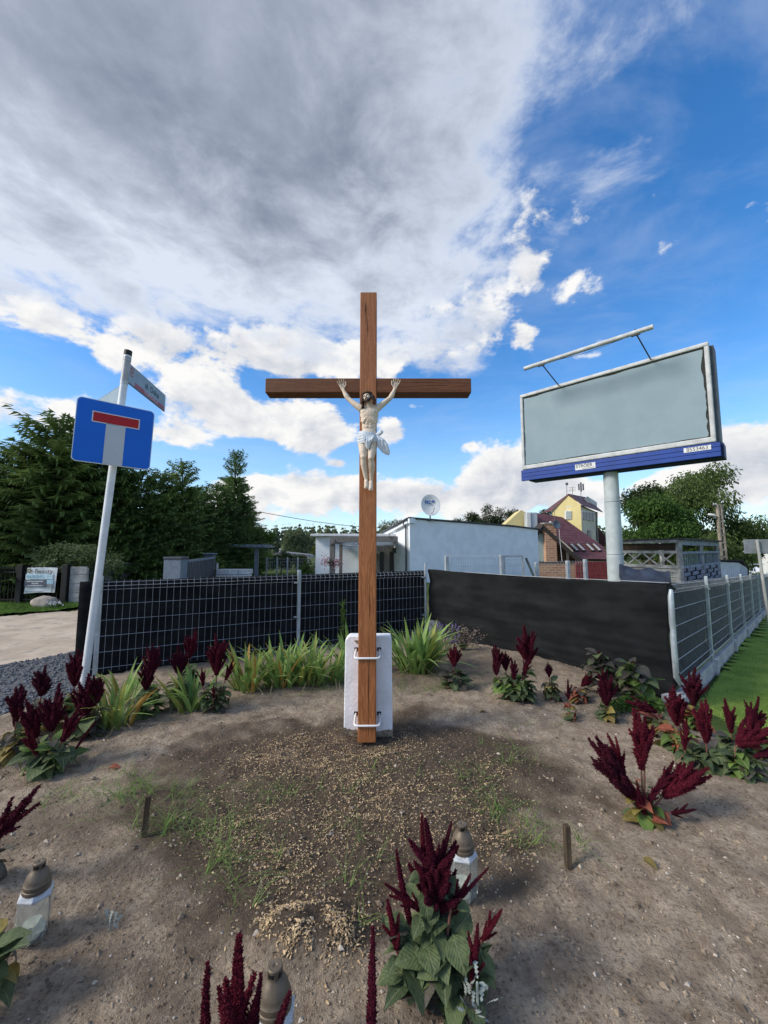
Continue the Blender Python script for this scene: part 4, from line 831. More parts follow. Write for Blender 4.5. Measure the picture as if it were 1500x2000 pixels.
def yellow_house():
    def at(px, py, Y):
        a = (px - 750) / 780; b = (1000 - py) / 780; d = Vector((a, math.cos(R(5.3)) - b * math.sin(R(5.3)), math.sin(R(5.3)) + b * math.cos(R(5.3)))); q = Y / d.y; return Vector((d.x * q, Y, 1.6 + d.z * q))
    t = thing('yellow_house', 'yellow house with maroon tiled roof, tower and brick chimney beyond the fence', 'house', (20, 50, -1.6)); off = Vector((20, 50, -1.6))
    yl = pm('yellow_render', (.66, .56, .27), .9, .05, .5); cr = pm('cream_shade_render', (.62, .58, .44), .9, .05, .5); gy = pm('grey_render', (.45, .49, .53), .9, .06, .5); wt = pm('white_trim', (.66, .66, .64), .7, .05); wd_ = pm('brown_boarding', (.13, .062, .03), .8, .3, 1.0, stretch=(6, 6, .6)); dw = pm('dark_bargeboard', (.055, .045, .04), .8, .2)
    rm = bpy.data.materials.new('maroon_tiles'); rm.use_nodes = True; x = NX(rm.node_tree); tc = x.node('ShaderNodeTexCoord').outputs['Object']; b = rm.node_tree.nodes['Principled BSDF']
    sp = x.node('ShaderNodeSeparateXYZ'); rm.node_tree.links.new(tc, sp.inputs[0]); rows = x.m('FRACT', x.mul(sp.outputs[2], 3.1)); c = x.mix(x.ramp(rows, .0, .35), (.05, .018, .02), x.mix(x.ramp(x.noise(tc, 1.4, 5), .35, .65), (.10, .034, .038), (.145, .054, .056)))
    rm.node_tree.links.new(c, b.inputs['Base Color']); b.inputs['Roughness'].default_value = .6; bn = x.node('ShaderNodeBump'); bn.inputs['Strength'].default_value = .6; bn.inputs['Distance'].default_value = .06; rm.node_tree.links.new(rows, bn.inputs['Height']); rm.node_tree.links.new(bn.outputs[0], b.inputs['Normal'])
    bk = bpy.data.materials.new('brickwork'); bk.use_nodes = True; x = NX(bk.node_tree); b = bk.node_tree.nodes['Principled BSDF']; tc = x.node('ShaderNodeTexCoord').outputs['Object']; sp = x.node('ShaderNodeSeparateXYZ'); bk.node_tree.links.new(tc, sp.inputs[0])
    br = x.node('ShaderNodeTexBrick'); bk.node_tree.links.new(x.vec(x.add(sp.outputs[0], sp.outputs[1]), sp.outputs[2], 0.), br.inputs[0]); br.inputs['Color1'].default_value = (.36, .15, .075, 1); br.inputs['Color2'].default_value = (.50, .27, .15, 1); br.inputs['Mortar'].default_value = (.50, .42, .34, 1); br.inputs['Scale'].default_value = 1.0; br.inputs['Mortar Size'].default_value = .03; br.inputs['Brick Width'].default_value = .75; br.inputs['Row Height'].default_value = .26
    bk.node_tree.links.new(br.outputs[0], b.inputs['Base Color']); b.inputs['Roughness'].default_value = .9
    O = lambda p: p - off
    def pr(name, pts, back, mat): return MB().prism([O(p) for p in pts], back).build(name, mat, t)
    low = lambda p, z_=-1.8: Vector((p.x, p.y, z_))
    # left gable wall, and grey chimney block in front of it
    a, b_, c = at(978, 1032, 52), at(1018, 996, 52), at(1052, 1014, 52); pr('wall', [low(a), low(c), c, b_, a], (.3, 3.5, 0), yl)
    g0, g1 = at(1029, 1001, 50.5), at(1049, 1001, 50.5); MB().prism([O(low(g0)), O(low(g1)), O(g1), O(g0)], (.0, 1.0, 0)).build('stack', gy, t)
    MB().box(tuple(O((at(1029, 1001, 50.45) + at(1035, 1001, 50.45)) / 2 - Vector((0, 0, 3)))), (.45, .2, 6)).build('stack_edge', wt, t)
    # main roof plane with thickness
    P = [at(1044, 1001, 52.5), at(1098, 1010, 52.5), at(1186, 1073, 48.2), at(1188, 1092, 46.2), at(1128, 1091, 46.2), at(1054, 1022, 50.6)]
    mb = MB(); n_ = Vector((0, .35, -.25)); k = [O(p) for p in P]; kb = [p + n_ for p in k]; mb.v = [tuple(p) for p in k + kb]; mb.f = [(0, 1, 5), (1, 4, 5), (1, 2, 4), (2, 3, 4), (7, 6, 11), (7, 11, 10), (8, 7, 10), (9, 8, 10)] + [(i, (i + 1) % 6, (i + 1) % 6 + 6, i + 6) for i in range(6)]; mb.build('roof', rm, t)
    for x0, x1 in ((1114, 1123), (1127, 1136), (1145, 1154), (1158, 1167)):     # skylights: lie on the roof plane
        def on(px, py, lift):
            p = at(px, py, 1.0); d = p - Vector((0, 0, 1.6)); A_, B_, C_ = P[1], P[4], P[2]; nn = (B_ - A_).cross(C_ - A_).normalized(); q = (A_ - Vector((0, 0, 1.6))).dot(nn) / d.dot(nn); return Vector((0, 0, 1.6)) + d * (q - lift)
        o = MB().prism([O(on(x0 - 1.5, 1061, .3)), O(on(x0 + 4.5, 1060.5, .3)), O(on(x1 + 8.5, 1075, .3)), O(on(x1 + 2, 1075.5, .3))], (0, .3, -.1)).build('skylight', dw, t)
        MB().prism([O(on(x0, 1062, .42)), O(on(x0 + 3.2, 1061.7, .42)), O(on(x1 + 7.2, 1074, .42)), O(on(x1 + 3.2, 1074.5, .42))], (0, .1, -.03)).build('pane', pm('roof_glass', (.50, .47, .45), .15, .05), o)
    lw0, lw1 = at(1126, 1092, 46.6), at(1190, 1093, 46.6); pr('wall', [low(lw0, -2.5), low(lw1, -2.5), lw1, lw0], (.5, 4, 0), cr)
    # tower: two faces, gabled
    c0, c1, c2 = at(1079, 995, 56.0), at(1134, 985, 53), at(1166, 998, 56.5); pk = at(1110, 968, 54.5); zE = c1.z
    pr('tower_wall', [low(c0), low(c1), Vector((c1.x, c1.y, zE)), pk, Vector((c0.x, c0.y, zE - .6))], (1.2, 3.0, 0), yl)
    c2t = Vector((c2.x, c2.y, zE - .75)); e = (c2 - c1).normalized(); pr('tower_wall', [low(c1 + e * .02), low(c2), c2t, Vector((c1.x, c1.y, zE - .05)) + e * .02], (-1.5, 2.2, 0), cr)  # right face away from the sun: its paler shade is put into the colour
    tv = Vector((0, -.25, 0)); r1, r2 = pk + Vector((0, -.1, .12)), pk + Vector((4.1, 3.4, .1)); e1 = Vector((c1.x, c1.y, zE)) + Vector((.15, -.3, -.25)); e2 = c2t + Vector((.7, -.25, -.05))
    pr('tower_roof', [r1, e1, e2, r2], (0, .1, .16), rm); pr('tower_roof', [r1, r2, Vector((c0.x, c0.y + 3.4, zE - .6)), Vector((c0.x - .2, c0.y - .1, zE - .7))], (0, .1, .14), rm)
    pr('tower_parapet', [at(1142, 974, 56), at(1147, 969, 56), at(1166, 981, 57.5), at(1166, 996, 57.5), at(1150, 984, 56)], (.1, .3, 0), wt)
    fr = MB().prism([O(at(1104.5, 1014, 54.52)), O(at(1116, 1014, 53.92)), O(at(1116, 997, 53.92)), O(at(1104.5, 997, 54.52))], (0, .3, 0)).build('window', wt, t); MB().prism([O(at(1106, 1012.5, 54.40)), O(at(1114.5, 1012.5, 53.95)), O(at(1114.5, 998.5, 53.95)), O(at(1106, 998.5, 54.40))], (0, .2, 0)).build('pane', pm('window_grey', (.30, .34, .34), .2, .05), fr)
    fr = MB().prism([O(at(1137, 1014, 53.0)), O(at(1162, 1018, 55.6)), O(at(1162, 1000, 55.6)), O(at(1137, 997, 53.0))], (-.1, .3, 0)).build('window', wt, t)
    for i in range(4): u = 1138.2 + i * 6.1; yy = 53.0 + (u - 1137) / 25 * 2.6 - .12; MB().prism([O(at(u, 1013.2 + i, yy)), O(at(u + 4.3, 1013.9 + i, yy + .42)), O(at(u + 4.3, 1000 + i * .7, yy + .42)), O(at(u, 999.2 + i * .7, yy))], (-.05, .1, 0)).build('pane', pm('window_dark', (.10, .12, .14), .15, .05), fr)
    MB().prism([O(at(1148, 1048, 54.0)), O(at(1155, 1050, 54.7)), O(at(1155, 1037, 54.7)), O(at(1151.5, 1034.5, 54.4)), O(at(1148, 1036, 54.0))], (-.05, .1, 0)).build('niche_window', pm('window_dark', (.10, .12, .14)), t)
    MB().tube([O(at(1166, 1000, 56.0)), O(at(1166, 1056, 56.0))], .08, 6).build('downpipe', dw, t)
    # rear right roof slope
    pr('roof', [at(1168, 1030, 57), at(1192, 1060, 55), at(1192, 1075, 55), at(1168, 1062, 57)], (0, .2, 0), rm)
    # timber porch gable with brick chimney
    pk2 = at(1058, 1026, 46.0); l2 = at(1040, 1046, 46.0); r2_ = at(1140, 1102, 45.6)
    pr('porch_boarding', [low(at(1052, 1100, 46.6), -2), low(at(1136, 1100, 46.6), -2), at(1134, 1100, 46.6), at(1059, 1031, 46.6), at(1052, 1037, 46.6)], (0, .3, 0), wd_)
    MB().bar(O(pk2), O(r2_), .9, .42, (0, -.3, 1)).build('bargeboard', dw, t); MB().bar(O(pk2 + Vector((.05, 0, .05))), O(l2), .9, .36, (0, -.3, 1)).build('bargeboard', dw, t)
    pr('verge_trim', [at(1086, 1048, 45.6), at(1119, 1081, 45.4), at(1119, 1075, 45.4), at(1100, 1058, 45.5)], (0, .1, 0), cr)
    c0, c1 = at(1066, 1040, 45.6), at(1086, 1040, 45.6); MB().box(tuple(O(Vector(((c0.x + c1.x) / 2, 46.2, 1.1)))), (1.25, 1.1, 6.8)).build('brick_chimney', bk, t)
    MB().box(tuple(O(Vector(((c0.x + c1.x) / 2 + .0, 46.2, 4.55)))), (1.5, 1.3, .16)).build('chimney_cap', pm('cap_concrete', (.35, .32, .29), .9), t); MB().lathe([(.14, 0), (.14, .7), (.10, .7)], tuple(O(Vector(((c0.x + c1.x) / 2 + .25, 46.2, 4.1)))), 10).build('flue', wt, t)
    w0 = at(1051, 1060, 46.3); MB().box(tuple(O(Vector((w0.x + .25, 46.35, 1.8)))), (.7, .1, 3.2)).build('window', pm('window_teal', (.35, .46, .46), .15, .05), t); MB().box(tuple(O(Vector((at(1108, 1085, 46.3).x, 46.3, .4)))), (.22, .22, 2.6)).build('porch_post', pm('light_post', (.35, .32, .28), .8), t)
    b0, b1 = at(1040, 1098, 44), at(1132, 1098, 44); MB().box(tuple(O(Vector(((b0.x + b1.x) / 2, 44, -.72)))), (b1.x - b0.x, .3, 1.7)).build('brick_terrace_wall', bk, t); MB().box(tuple(O(Vector(((b0.x + b1.x) / 2, 44, .17)))), (b1.x - b0.x + .1, .45, .10)).build('wall_coping', dw, t)
    m0 = at(1150, 1105, 42); MB().box(tuple(O(Vector((m0.x + 1.4, 43.0, -.7)))), (4.6, .2, 1.9)).build('maroon_screen', pm('maroon_paint', (.22, .045, .05), .7, .2), t)
    # aerials on the tower, a dish on the chimney
    am = pm('aerial_metal', (.18, .18, .19), .5)
    for px, top, kind in ((1107, 945, 0), (1118, 951, 1), (1134.5, 945, 2)):
        p = at(px, 985, 54.8); q = at(px, top, 54.8); mb = MB().tube([O(p), O(q)], .035, 6)
        if kind == 1:
            for k in range(3): mb.tube([O(q + Vector((-.5, 0, -.1 - .22 * k))), O(q + Vector((.5, .1, -.1 - .22 * k)))], .02, 4)
        elif kind == 0: mb.tube([O(q + Vector((-.05, 0, -1.0))), O(q + Vector((.45, 0, -1.0)))], .02, 4); mb.ball(O(q), .22, 8, 6)
        else:
            for dx_ in (-.3, 0, .3): mb.box(tuple(O(q + Vector((dx_, 0, -.45)))), (.16, .16, 1.3 if dx_ == 0 else .9))
        mb.build('aerial', am, t)
    p = at(1083, 1010, 50); MB().tube([O(at(1083, 1020, 50.8)), O(at(1083, 990, 50.8))], .03, 6).tube([O(at(1077, 992, 50.8)), O(at(1089, 990, 50.8))], .025, 4).tube([O(at(1078, 995, 50.8)), O(at(1088, 994, 50.8))], .025, 4).build('aerial', am, t)
    d = at(1086, 1025, 45.2); o = MB().lathe([(0, 0), (.25, .03), (.48, .11), (.5, .11), (.48, .14), (.25, .06), (0, .03)], n=24).build('dish', pm('dish_dark', (.10, .13, .16), .5), t, smooth='auto'); o.matrix_local = Matrix.Translation(O(d)) @ Matrix.Rotation(R(12), 4, 'Z') @ Matrix.Rotation(R(80), 4, 'X')
    MB().tube([O(at(1092, 1034, 44.8)), O(at(1094, 1060, 44.8)), O(at(1098, 1098, 44.4))], .025, 5).build('cable', wt, t)
yellow_house()

def gazebo():
    C_, Lf, Rt = Vector((9.56, 13.0, 0)), Vector((8.60, 15.0, 0)), Vector((14.1, 17.0, 0)); g0 = gh(9.6, 13) - .1
    t = thing('timber_gazebo', 'grey timber gazebo with crossed lattice and woven slat sides behind the fence', 'gazebo', (C_.x, C_.y, g0)); gw = pm('gazebo_grey', (.34, .345, .35), .85, .2, 5, .3, 30); bw = pm('gazebo_bluegrey', (.25, .29, .37), .85, .2, 5, .3, 30); dkk = pm('gazebo_inside', (.045, .03, .022), .9)
    O = lambda p, z_: Vector((p.x - C_.x, p.y - C_.y, z_ - g0)); zt = 1.90
    for p in (C_, Lf, Rt, C_ + (Rt - C_) * .5, Lf + (Rt - C_)): MB().box(tuple(O(p, (zt + g0) / 2)), (.13, .13, zt - g0)).build('post', gw, t, bevel=.006)
    d = (Lf - C_); n_ = Vector((-.25, -.12, 0))
    fo = -Vector((d.y, -d.x, 0)).normalized() * .07      # outwards on the short side
    if fo.dot(C_) > 0: fo = -fo
    for z_, h_ in ((zt - .05, .10), (1.50, .09), (1.02, .10)): MB().bar(O(C_, z_) + fo, O(Lf, z_) + fo, .05, h_).build('rail', gw, t)
    MB().bar(O(C_, 1.67) - fo * .3, O(Lf, 1.67) - fo * .3, .02, .22).build('dark_gap_board', dkk, t)
    for k in range(4):
        a, b = C_ + d * (.06 + .235 * k), C_ + d * (.06 + .235 * k + .215)
        MB().bar(O(a, 1.07) + fo * .8, O(b, 1.46) + fo * .8, .02, .045).build('lattice_slat', gw, t); MB().bar(O(b, 1.07) + fo * 1.05, O(a, 1.46) + fo * 1.05, .02, .045).build('lattice_slat', gw, t)
    for k in range(7): z_ = .90 - .155 * k; MB().bar(O(C_, z_) + fo * .5, O(Lf, z_) + fo * .5, .025, .135).build('wall_board', gw, t, bevel=.004)
    d2 = Rt - C_; f2 = Vector((d2.y, -d2.x, 0)).normalized() * .07
    for z_, h_ in ((zt - .09, .17), (1.48, .08), (1.02, .09)): MB().bar(O(C_, z_) + f2, O(Rt, z_ - .0) + f2, .05, h_).build('rail', bw, t)
    for k in range(24):
        if k == 12: continue
        a = C_ + d2 * (.03 + .039 * k); b = C_ + d2 * (.03 + .039 * k + .022); MB().bar(O(a, 1.07) + f2 * .8, O(b, 1.44) + f2 * .8, .02, .04).build('lattice_slat', bw, t)
    for j in range(7):
        for k in range(10):
            z_ = .92 - .150 * j; s0 = k / 10 + .004; s1 = (k + 1) / 10 - .004; o_ = f2 * (1.0 if (j + k) % 2 else .35); MB().bar(O(C_ + d2 * s0, z_) + o_, O(C_ + d2 * s1, z_) + o_, .02, .12).build('woven_slat', bw, t, bevel=.003)
    MB().bar(O(C_ + d2 * .01, .45) - f2 * .6, O(Rt, .45) - f2 * .6, .02, 1.0).build('dark_gap_backing', dkk, t)  # dark board added inside so the slat gaps read dark
    q = [O(p, zt) for p in (Lf + fo * 3 - f2 * 0, C_ + fo * 2 + f2 * 3, Rt + f2 * 3, Rt + d)]; MB().prism(q, (0, 0, .055)).build('roof', pm('gazebo_roof', (.075, .072, .07), .9, .3, 6), t)
    MB().prism([O(p, .0) for p in (Lf - fo * 2 + d2 * .02, C_ + d2 * .02 - fo * 2, Rt - f2 * 2, Rt + d * .9)], (0, 0, .02)).build('floor', dkk, t)
    tp = thing('folded_tarpaulin', 'blue grey tarpaulin hung over an inner fence before the gazebo', 'tarpaulin', (6.62, 10.65, gh(7.2, 10.6))); vs = []; fs = []; z0 = -gh(7.2, 10.6)
    for i in range(21):
        s = i / 20; x_, y_ = -.25 + 1.0 * s, .25 - .5 * s
        for q_, (dy_, z_) in enumerate(((-.14, .60), (-.10, .95), (0, 1.13), (.1, 1.10), (.18, .8))): vs.append((x_ + dy_ * .5, y_ + dy_, z0 + z_ + .04 * math.sin(s * 13) * (q_ == 2) - .10 * s + (.06 if s < .1 and q_ == 2 else 0)))
    for i in range(20):
        for q_ in range(4): a = i * 5 + q_; fs.append((a, a + 1, a + 6, a + 5))
    me = bpy.data.meshes.new('sheet'); me.from_pydata(vs, [], fs); me.materials.append(pm('tarp', (.035, .048, .080), .75, .2, 4)); me.shade_smooth(); link('sheet', me, tp)
    # inner wire fence with gate behind the netting
    f = thing('inner_wire_fence', 'white wire fence with a steel gate frame before the white house', 'fence', (0, 0, 0)); wp = pm('pale_steel', (.46, .50, .53), .5, .1, metal=.2)
    A, B = Vector((1.65, 10.6, 0)), Vector((5.95, 11.9, 0)); dd = (B - A)
    panel(f, A, A + dd * .36, (1.44, 1.39, 1.34, 1.14, .94), 0, .6, 0, .07, (1,), (.3, -1, 0)); panel(f, A + dd * .62, B, (1.24, 1.19, 1.14, .94, .74), 0, .4, 0, .09, (1,), (.3, -1, 0))
    for s_, h_ in ((-.0, 1.42), (.37, 1.44), (.62, 1.22), (.86, 1.26), (1.0, 1.3)): p = A + dd * s_; MB().box((p.x, p.y, h_ / 2), (.09, .09, h_), .3).build('post', wp, f, bevel=.006)
    g = A + dd * .385; h2 = A + dd * .525
    for z_ in (1.40, .75): MB().bar((g.x, g.y, z_), (h2.x, h2.y, z_), .05, .06).build('gate_rail', wp, f)
    for p in (g, h2): MB().bar((p.x, p.y, .1), (p.x, p.y, 1.42), .06, .06).build('gate_stile', wp, f)
    panel(f, g, h2, (1.30, 1.22, 1.14, .94), 0, .3, 0, .07, (1,), (.3, -1, 0)); p = h2 + dd * .02; MB().bar((p.x, p.y, 1.35), (p.x + .22, p.y - .1, .7), .04, .06).build('gate_brace', pm('dark_strap', (.05, .07, .08), .7), f)
gazebo()

def right_background():
    # corrugated tin shed
    t = thing('tin_shed', 'small corrugated metal shed past the gazebo', 'shed', (15.7, 19.0, gh(15.7, 19) - .0)); z0 = -gh(15.7, 19); cm = pm('corrugated_tin', (.60, .66, .69), .5, .06, 2, metal=.2); vs = []; fs = []
    A, B = Vector((0, 0, 0)), Vector((1.5, .5, 0)); n = 90
    for i in range(n + 1): s = i / n; o = .025 * math.sin(s * 2 * math.pi * 11); p = A + (B - A) * s; vs += [(p.x + o * .3, p.y - o, -.2), (p.x + o * .3, p.y - o, z0 + 1.02 - .02 * s)]
    for i in range(n): fs.append((2 * i, 2 * i + 2, 2 * i + 3, 2 * i + 1))
    me = bpy.data.meshes.new('front_sheet'); me.from_pydata(vs, [], fs); me.materials.append(cm); me.shade_smooth(); link('front_sheet', me, t)
    Cc = Vector((2.6, 1.3, 0)); MB().prism([B + UP * -.2, Cc + UP * -.2, Cc + UP * (z0 + .62), (B + Cc) / 2 + UP * (z0 + .88), B + UP * (z0 + .98)], (-.04, .06, 0)).build('side_sheet', pm('tin_side', (.42, .48, .54), .5, .06), t)
    Dd = Cc - B; MB().prism([A + UP * (z0 + 1.04) + Vector((-.1, -.1, 0)), B + UP * (z0 + 1.02) + Vector((.1, -.12, 0)), Cc + UP * (z0 + .66), A + Dd + UP * (z0 + .7)], (0, 0, .07)).build('roof', pm('shed_roof', (.03, .03, .032), .8), t)
    # concrete lamp pole
    t = thing('utility_pole', 'ladder-type concrete utility pole with street lamp before the willow', 'utility pole', (22.0, 26.0, gh(22, 26))); cm = pm('pole_concrete', (.33, .29, .235), .9, .2, 3, .5, 30); z0 = -gh(22, 26); H = z0 + 4.5
    for s in (-1, 1): MB().bar((s * .17, 0, 0), (s * .10 - .08, 0, H), .09, .2, (0, 1, 0)).build('pole_leg', cm, t)
    for k in range(12): z_ = .5 + k * (H - .7) / 11; MB().box((-.08 * z_ / H, 0, z_), (.25 - .09 * z_ / H, .16, .12)).build('rung', cm, t)
    MB().tube([(-.1, 0, H - .9), (-.35, 0, H - .78)], .03, 6).build('lamp_arm', cm, t); MB().ball((-.55, 0, H - .70), (.30, .14, .10), 12, 6, Matrix.Rotation(R(14), 3, 'Y').to_4x4()).build('street_lamp_head', pm('lamp_white', (.75, .76, .75), .4), t, smooth=True)
    MB().bar((-.45, 0, H - .05), (.15, 0, H - .08), .07, .07).build('crossarm', pm('dark_steel', (.08, .08, .085), .6), t)
    for x_ in (-.4, -.25): MB().lathe([(.03, 0), (.05, .04), (.03, .1), (.04, .13)], (x_, 0, H - .02), 8).build('insulator', pm('insulator', (.5, .5, .5), .3), t)
    MB().box((.12, 0, H - .55), (.14, .12, .75)).build('junction_box', pm('dark_steel', (.08, .08, .085)), t)
    # road sign seen from behind
    t = thing('road_sign', 'back of a grey rectangular road sign at the right edge by the lawn', 'road sign', (8.93, 9.55, gh(8.93, 9.55))); z0 = -gh(8.93, 9.55); sg = pm('sign_back', (.20, .22, .24), .6, .1); pl = pm('sign_post_grey', (.40, .40, .39), .5, .08, metal=.2)
    MB().box((.28, -.02, z0 + 1.66), (1.05, .03, .34), -.35).build('panel', sg, t, bevel=.01); MB().tube([(.12, 0, -.2), (.0, .03, z0 + 1.82)], .032, 12).build('pole', pl, t, smooth='auto')
    for z_ in (1.54, 1.78): MB().box((.26, .02, z0 + z_), (1.0, .03, .03), -.35).build('stiffener', pl, t)
    # cars and lorry on the far road
    def car(name, label, cat, x_, y_, rz, col, L=4.3, Hh=1.45, box=False):
        t = thing(name, label, cat, (x_, y_, gh(x_, y_)), rz); cm = pm('car_paint_' + name, col, .3, .03, spec=.6, coat=.5); gl = pm('car_glass', (.03, .035, .04), .1)
        if box:
            MB().box((-.6, 0, 1.9), (L - 1.8, 2.3, 2.4)).build('cargo_box', cm, t, bevel=.04); MB().box((L / 2 - .75, 0, 1.35), (1.6, 2.2, 1.9)).build('cab', cm, t, bevel=.12); MB().box((L / 2 + .06, 0, 1.75), (.04, 1.9, .7)).build('windscreen', gl, t); MB().box((0, 0, .55), (L, 2.1, .25)).build('chassis', gl, t)
        else:
            MB().prism([(-L / 2, -.85, .35), (L / 2, -.85, .35), (L / 2, -.85, .72), (L / 2 - .9, -.85, .92), (L / 2 - 1.6, -.85, Hh), (-L / 2 + .7, -.85, Hh), (-L / 2 + .05, -.85, .95)], (0, 1.7, 0)).build('body', cm, t, bevel=.10)
            for s in (-1, 1): MB().prism([(-L / 2 + .55, s * .86, .95), (L / 2 - 1.15, s * .86, .95), (L / 2 - 1.65, s * .86, Hh - .12), (-L / 2 + .85, s * .86, Hh - .12)], (0, s * .01, 0)).build('side_window', gl, t)
        for sx in (-L * .31, L * .31):
            for s in (-1, 1): MB().tube([(sx, s * .70, .32), (sx, s * .90, .32)], .32, 18).build('wheel', pm('tyre', (.02, .02, .02), .8), t, smooth='auto')
    car('parked_car', 'small white car on the far road at right', 'car', 50.2, 55.0, .3, (.75, .76, .77)); car('parked_car', 'white estate car nearest the sign back on the far road', 'car', 44.3, 46.5, 2.8, (.70, .73, .76), 4.6); car('delivery_lorry', 'white box lorry at the right edge of the far road', 'lorry', 43.0, 43.0, .5, (.72, .73, .72), 6.5, box=True)
right_background()

def left_background():
    ir = pm('black_iron', (.013, .014, .015), .6, .2)
    t = thing('iron_fence', 'black iron bar fence along the far side of the dirt road', 'fence', (0, 0, 0)); y0 = 11.95
    for x_ in (-14.6, -12.55, -10.75, -9.42): MB().box((x_, y0, .53), (.17 if x_ > -11 else .12, .14, 1.22)).build('post', ir, t, bevel=.01)
    for a, b in ((-16.5, -12.62), (-12.48, -10.85), (-10.65, -9.52)):
        for z_ in (.12, .92, 1.04): MB().bar((a, y0, z_), (b, y0, z_), .03, .04).build('rail', ir, t)
        n = int((b - a) / .115)
        for k in range(n + 1): x_ = a + (b - a) * k / n; MB().box((x_, y0, .56), (.018, .018, 1.1)).build('bar', ir, t)
    pw = pm('panel_white', (.66, .68, .68), .6, .05); MB().box((-11.70, y0 - .04, .88), (.22, .01, .22)).build('notice_plate', pw, t); text('3', .30, pw, t, stand(-11.47, y0 - .05, .93, 0), 'house_number', .006)
    MB().box((-10.98, y0 - .04, .70), (.14, .03, .025)).build('latch', pw, t)
    # banner
    b = thing('parking_banner', 'creased white parking banner tied to the iron fence', 'banner', (-10.10, y0 - .07, .68)); vs = []; fs = []
    for j in range(9):
        for i in range(13): s, q = i / 12, j / 8; vs.append((-.46 + .90 * s + .045 * q, .012 * math.sin(s * 9 + q * 3), -.385 + .75 * q + .03 * s * (1 - q) + .02 * math.sin(s * 3)))
    for j in range(8):
        for i in range(12): a = j * 13 + i; fs.append((a, a + 1, a + 14, a + 13))
    me = bpy.data.meshes.new('sheet'); me.from_pydata(vs, [], fs); me.materials.append(pm('banner_white', (.66, .70, .72), .6, .05, 3)); me.shade_smooth(); link('sheet', me, b)
    def rect(x0, x1, z0, z1, m, nm): MB().box(((x0 + x1) / 2, -.028, (z0 + z1) / 2), (x1 - x0, .008, z1 - z0)).build(nm, m, b)
    bl = pm('banner_blue', (.36, .55, .66), .6, .06); dg = pm('banner_dark', (.10, .12, .15), .6); gy = pm('banner_grey', (.30, .33, .35), .6, .2)
    rect(-.42, .38, .04, .19, pm('banner_lightblue', (.50, .66, .74), .6), 'blue_strip'); rect(-.44, .19, -.19, .02, dg, 'dark_block'); rect(.21, .40, -.10, .02, bl, 'picture'); rect(.21, .36, -.17, -.11, gy, 'picture_street'); rect(.35, .395, -.33, -.12, gy, 'picture_edge')
    text('Beauty', .185, pm('banner_text', (.10, .11, .12), .6), b, stand(.10, -.034, .265, 0), sx=1.05); text('PARKING', .125, bl, b, stand(-.14, -.036, .115, 0), sx=1.0)
    for k, (w, x_) in enumerate(((.48, -.13), (.20, -.13), (.46, -.14))): rect(x_ - w / 2, x_ + w / 2, -.025 - k * .062 - .017, -.025 - k * .062 + .017, pm('banner_lines', (.55, .58, .60), .6, .3, 60), 'text_line')
    for o in b.children:
        if o.name.startswith('text_line'): o.location.y = -.004
    rect(-.42, .10, -.325, -.305, pm('banner_faint', (.38, .42, .45), .6), 'address_line'); rect(.23, .37, .115, .125, bl, 'frame_line'); rect(.23, .24, .05, .115, bl, 'frame_line')
    for o in b.children:
        if o.name.startswith('frame_line'): o.location.y = -.004
    lf_ = pm('flower_print', (.16, .17, .13), .7); 
    for k in range(5): a = k * 1.257; MB().ball((-.33 + .05 * math.cos(a), -.030, .285 + .05 * math.sin(a)), (.035, .004, .028), 8, 4).build('flower_mark', lf_, b)
    # boulder
    mb = MB().ball((0, 0, .10), (.34, .24, .20), 20, 14); mb.v = [tuple(Vector(v) * (1 + .22 * mnoise.noise(Vector(v) * 4.0) + .08 * mnoise.noise(Vector(v) * 11))) for v in mb.v]; o = mb.build('boulder', pm('granite', (.42, .36, .30), .9, .2, 6, .6, 30, col2=(.27, .24, .21)), None, smooth=True); o.location = (-9.35, 11.25, .0); tag(o, 'pale granite boulder on the verge below the banner', 'boulder')
    # precast concrete fence up the drive
    t = thing('concrete_wall', 'grey precast concrete panel wall running back along the drive', 'wall', (-9.3, 12.0, 0)); cm = pm('precast_grey', (.30, .31, .31), .9, .2, 4, .7, 20)
    MB().box((.24, .0, .5), (.52, .06, 1.1)).build('panel', cm, t, bevel=.01)
    for k in range(4): MB().box((.24, -.033, .16 + .27 * k), (.50, .02, .22)).build('stone_course', cm, t, bevel=.012)
    for k in range(6):
        y_ = .3 + 1.75 * k; h_ = 1.12 - .03 * k; MB().box((-.42 + .0 * k, y_ + .9, h_ * .40), (.06, 1.66, h_ * .8)).build('panel', cm, t, bevel=.01); MB().box((-.42, y_ + .9, h_ - .02), (.09, 1.66, .05)).build('coping', cm, t, bevel=.01); MB().box((-.42, y_, h_ / 2), (.13, .13, h_ + .08)).build('post', cm, t, bevel=.01)
        for j in range(12): MB().box((-.42, y_ + .14 + j * .138, h_ * .9), (.045, .045, h_ * .2)).build('baluster', cm, t)
    # grey sliding gate
    t = thing('sliding_gate', 'dark grey sliding gate with a boxy post seen end on', 'gate', (-6.75, 13.0, 0)); gm = pm('anthracite', (.055, .065, .08), .5, .1, 4); gl_ = pm('anthracite_light', (.15, .19, .24), .45, .08)
    MB().box((0.03, 0, .64), (.56, .45, 1.26)).build('gate_post', gl_, t, bevel=.02); MB().box((.03, 0, 1.31), (.60, .49, .09)).build('post_cap', gm, t, bevel=.02); MB().box((-.70, 4.2, .68), (.36, .36, 1.38)).build('gate_post', gm, t, bevel=.02); MB().box((-.70, 4.2, 1.40), (.46, .46, .05)).build('post_cap', gl_, t, bevel=.02)
    MB().bar((.28, .25, 1.20), (-.48, 4.1, 1.24), .08, .08).build('gate_rail', gl_, t); MB().bar((.28, .25, .15), (-.48, 4.1, .15), .08, .1).build('gate_rail', gl_, t)
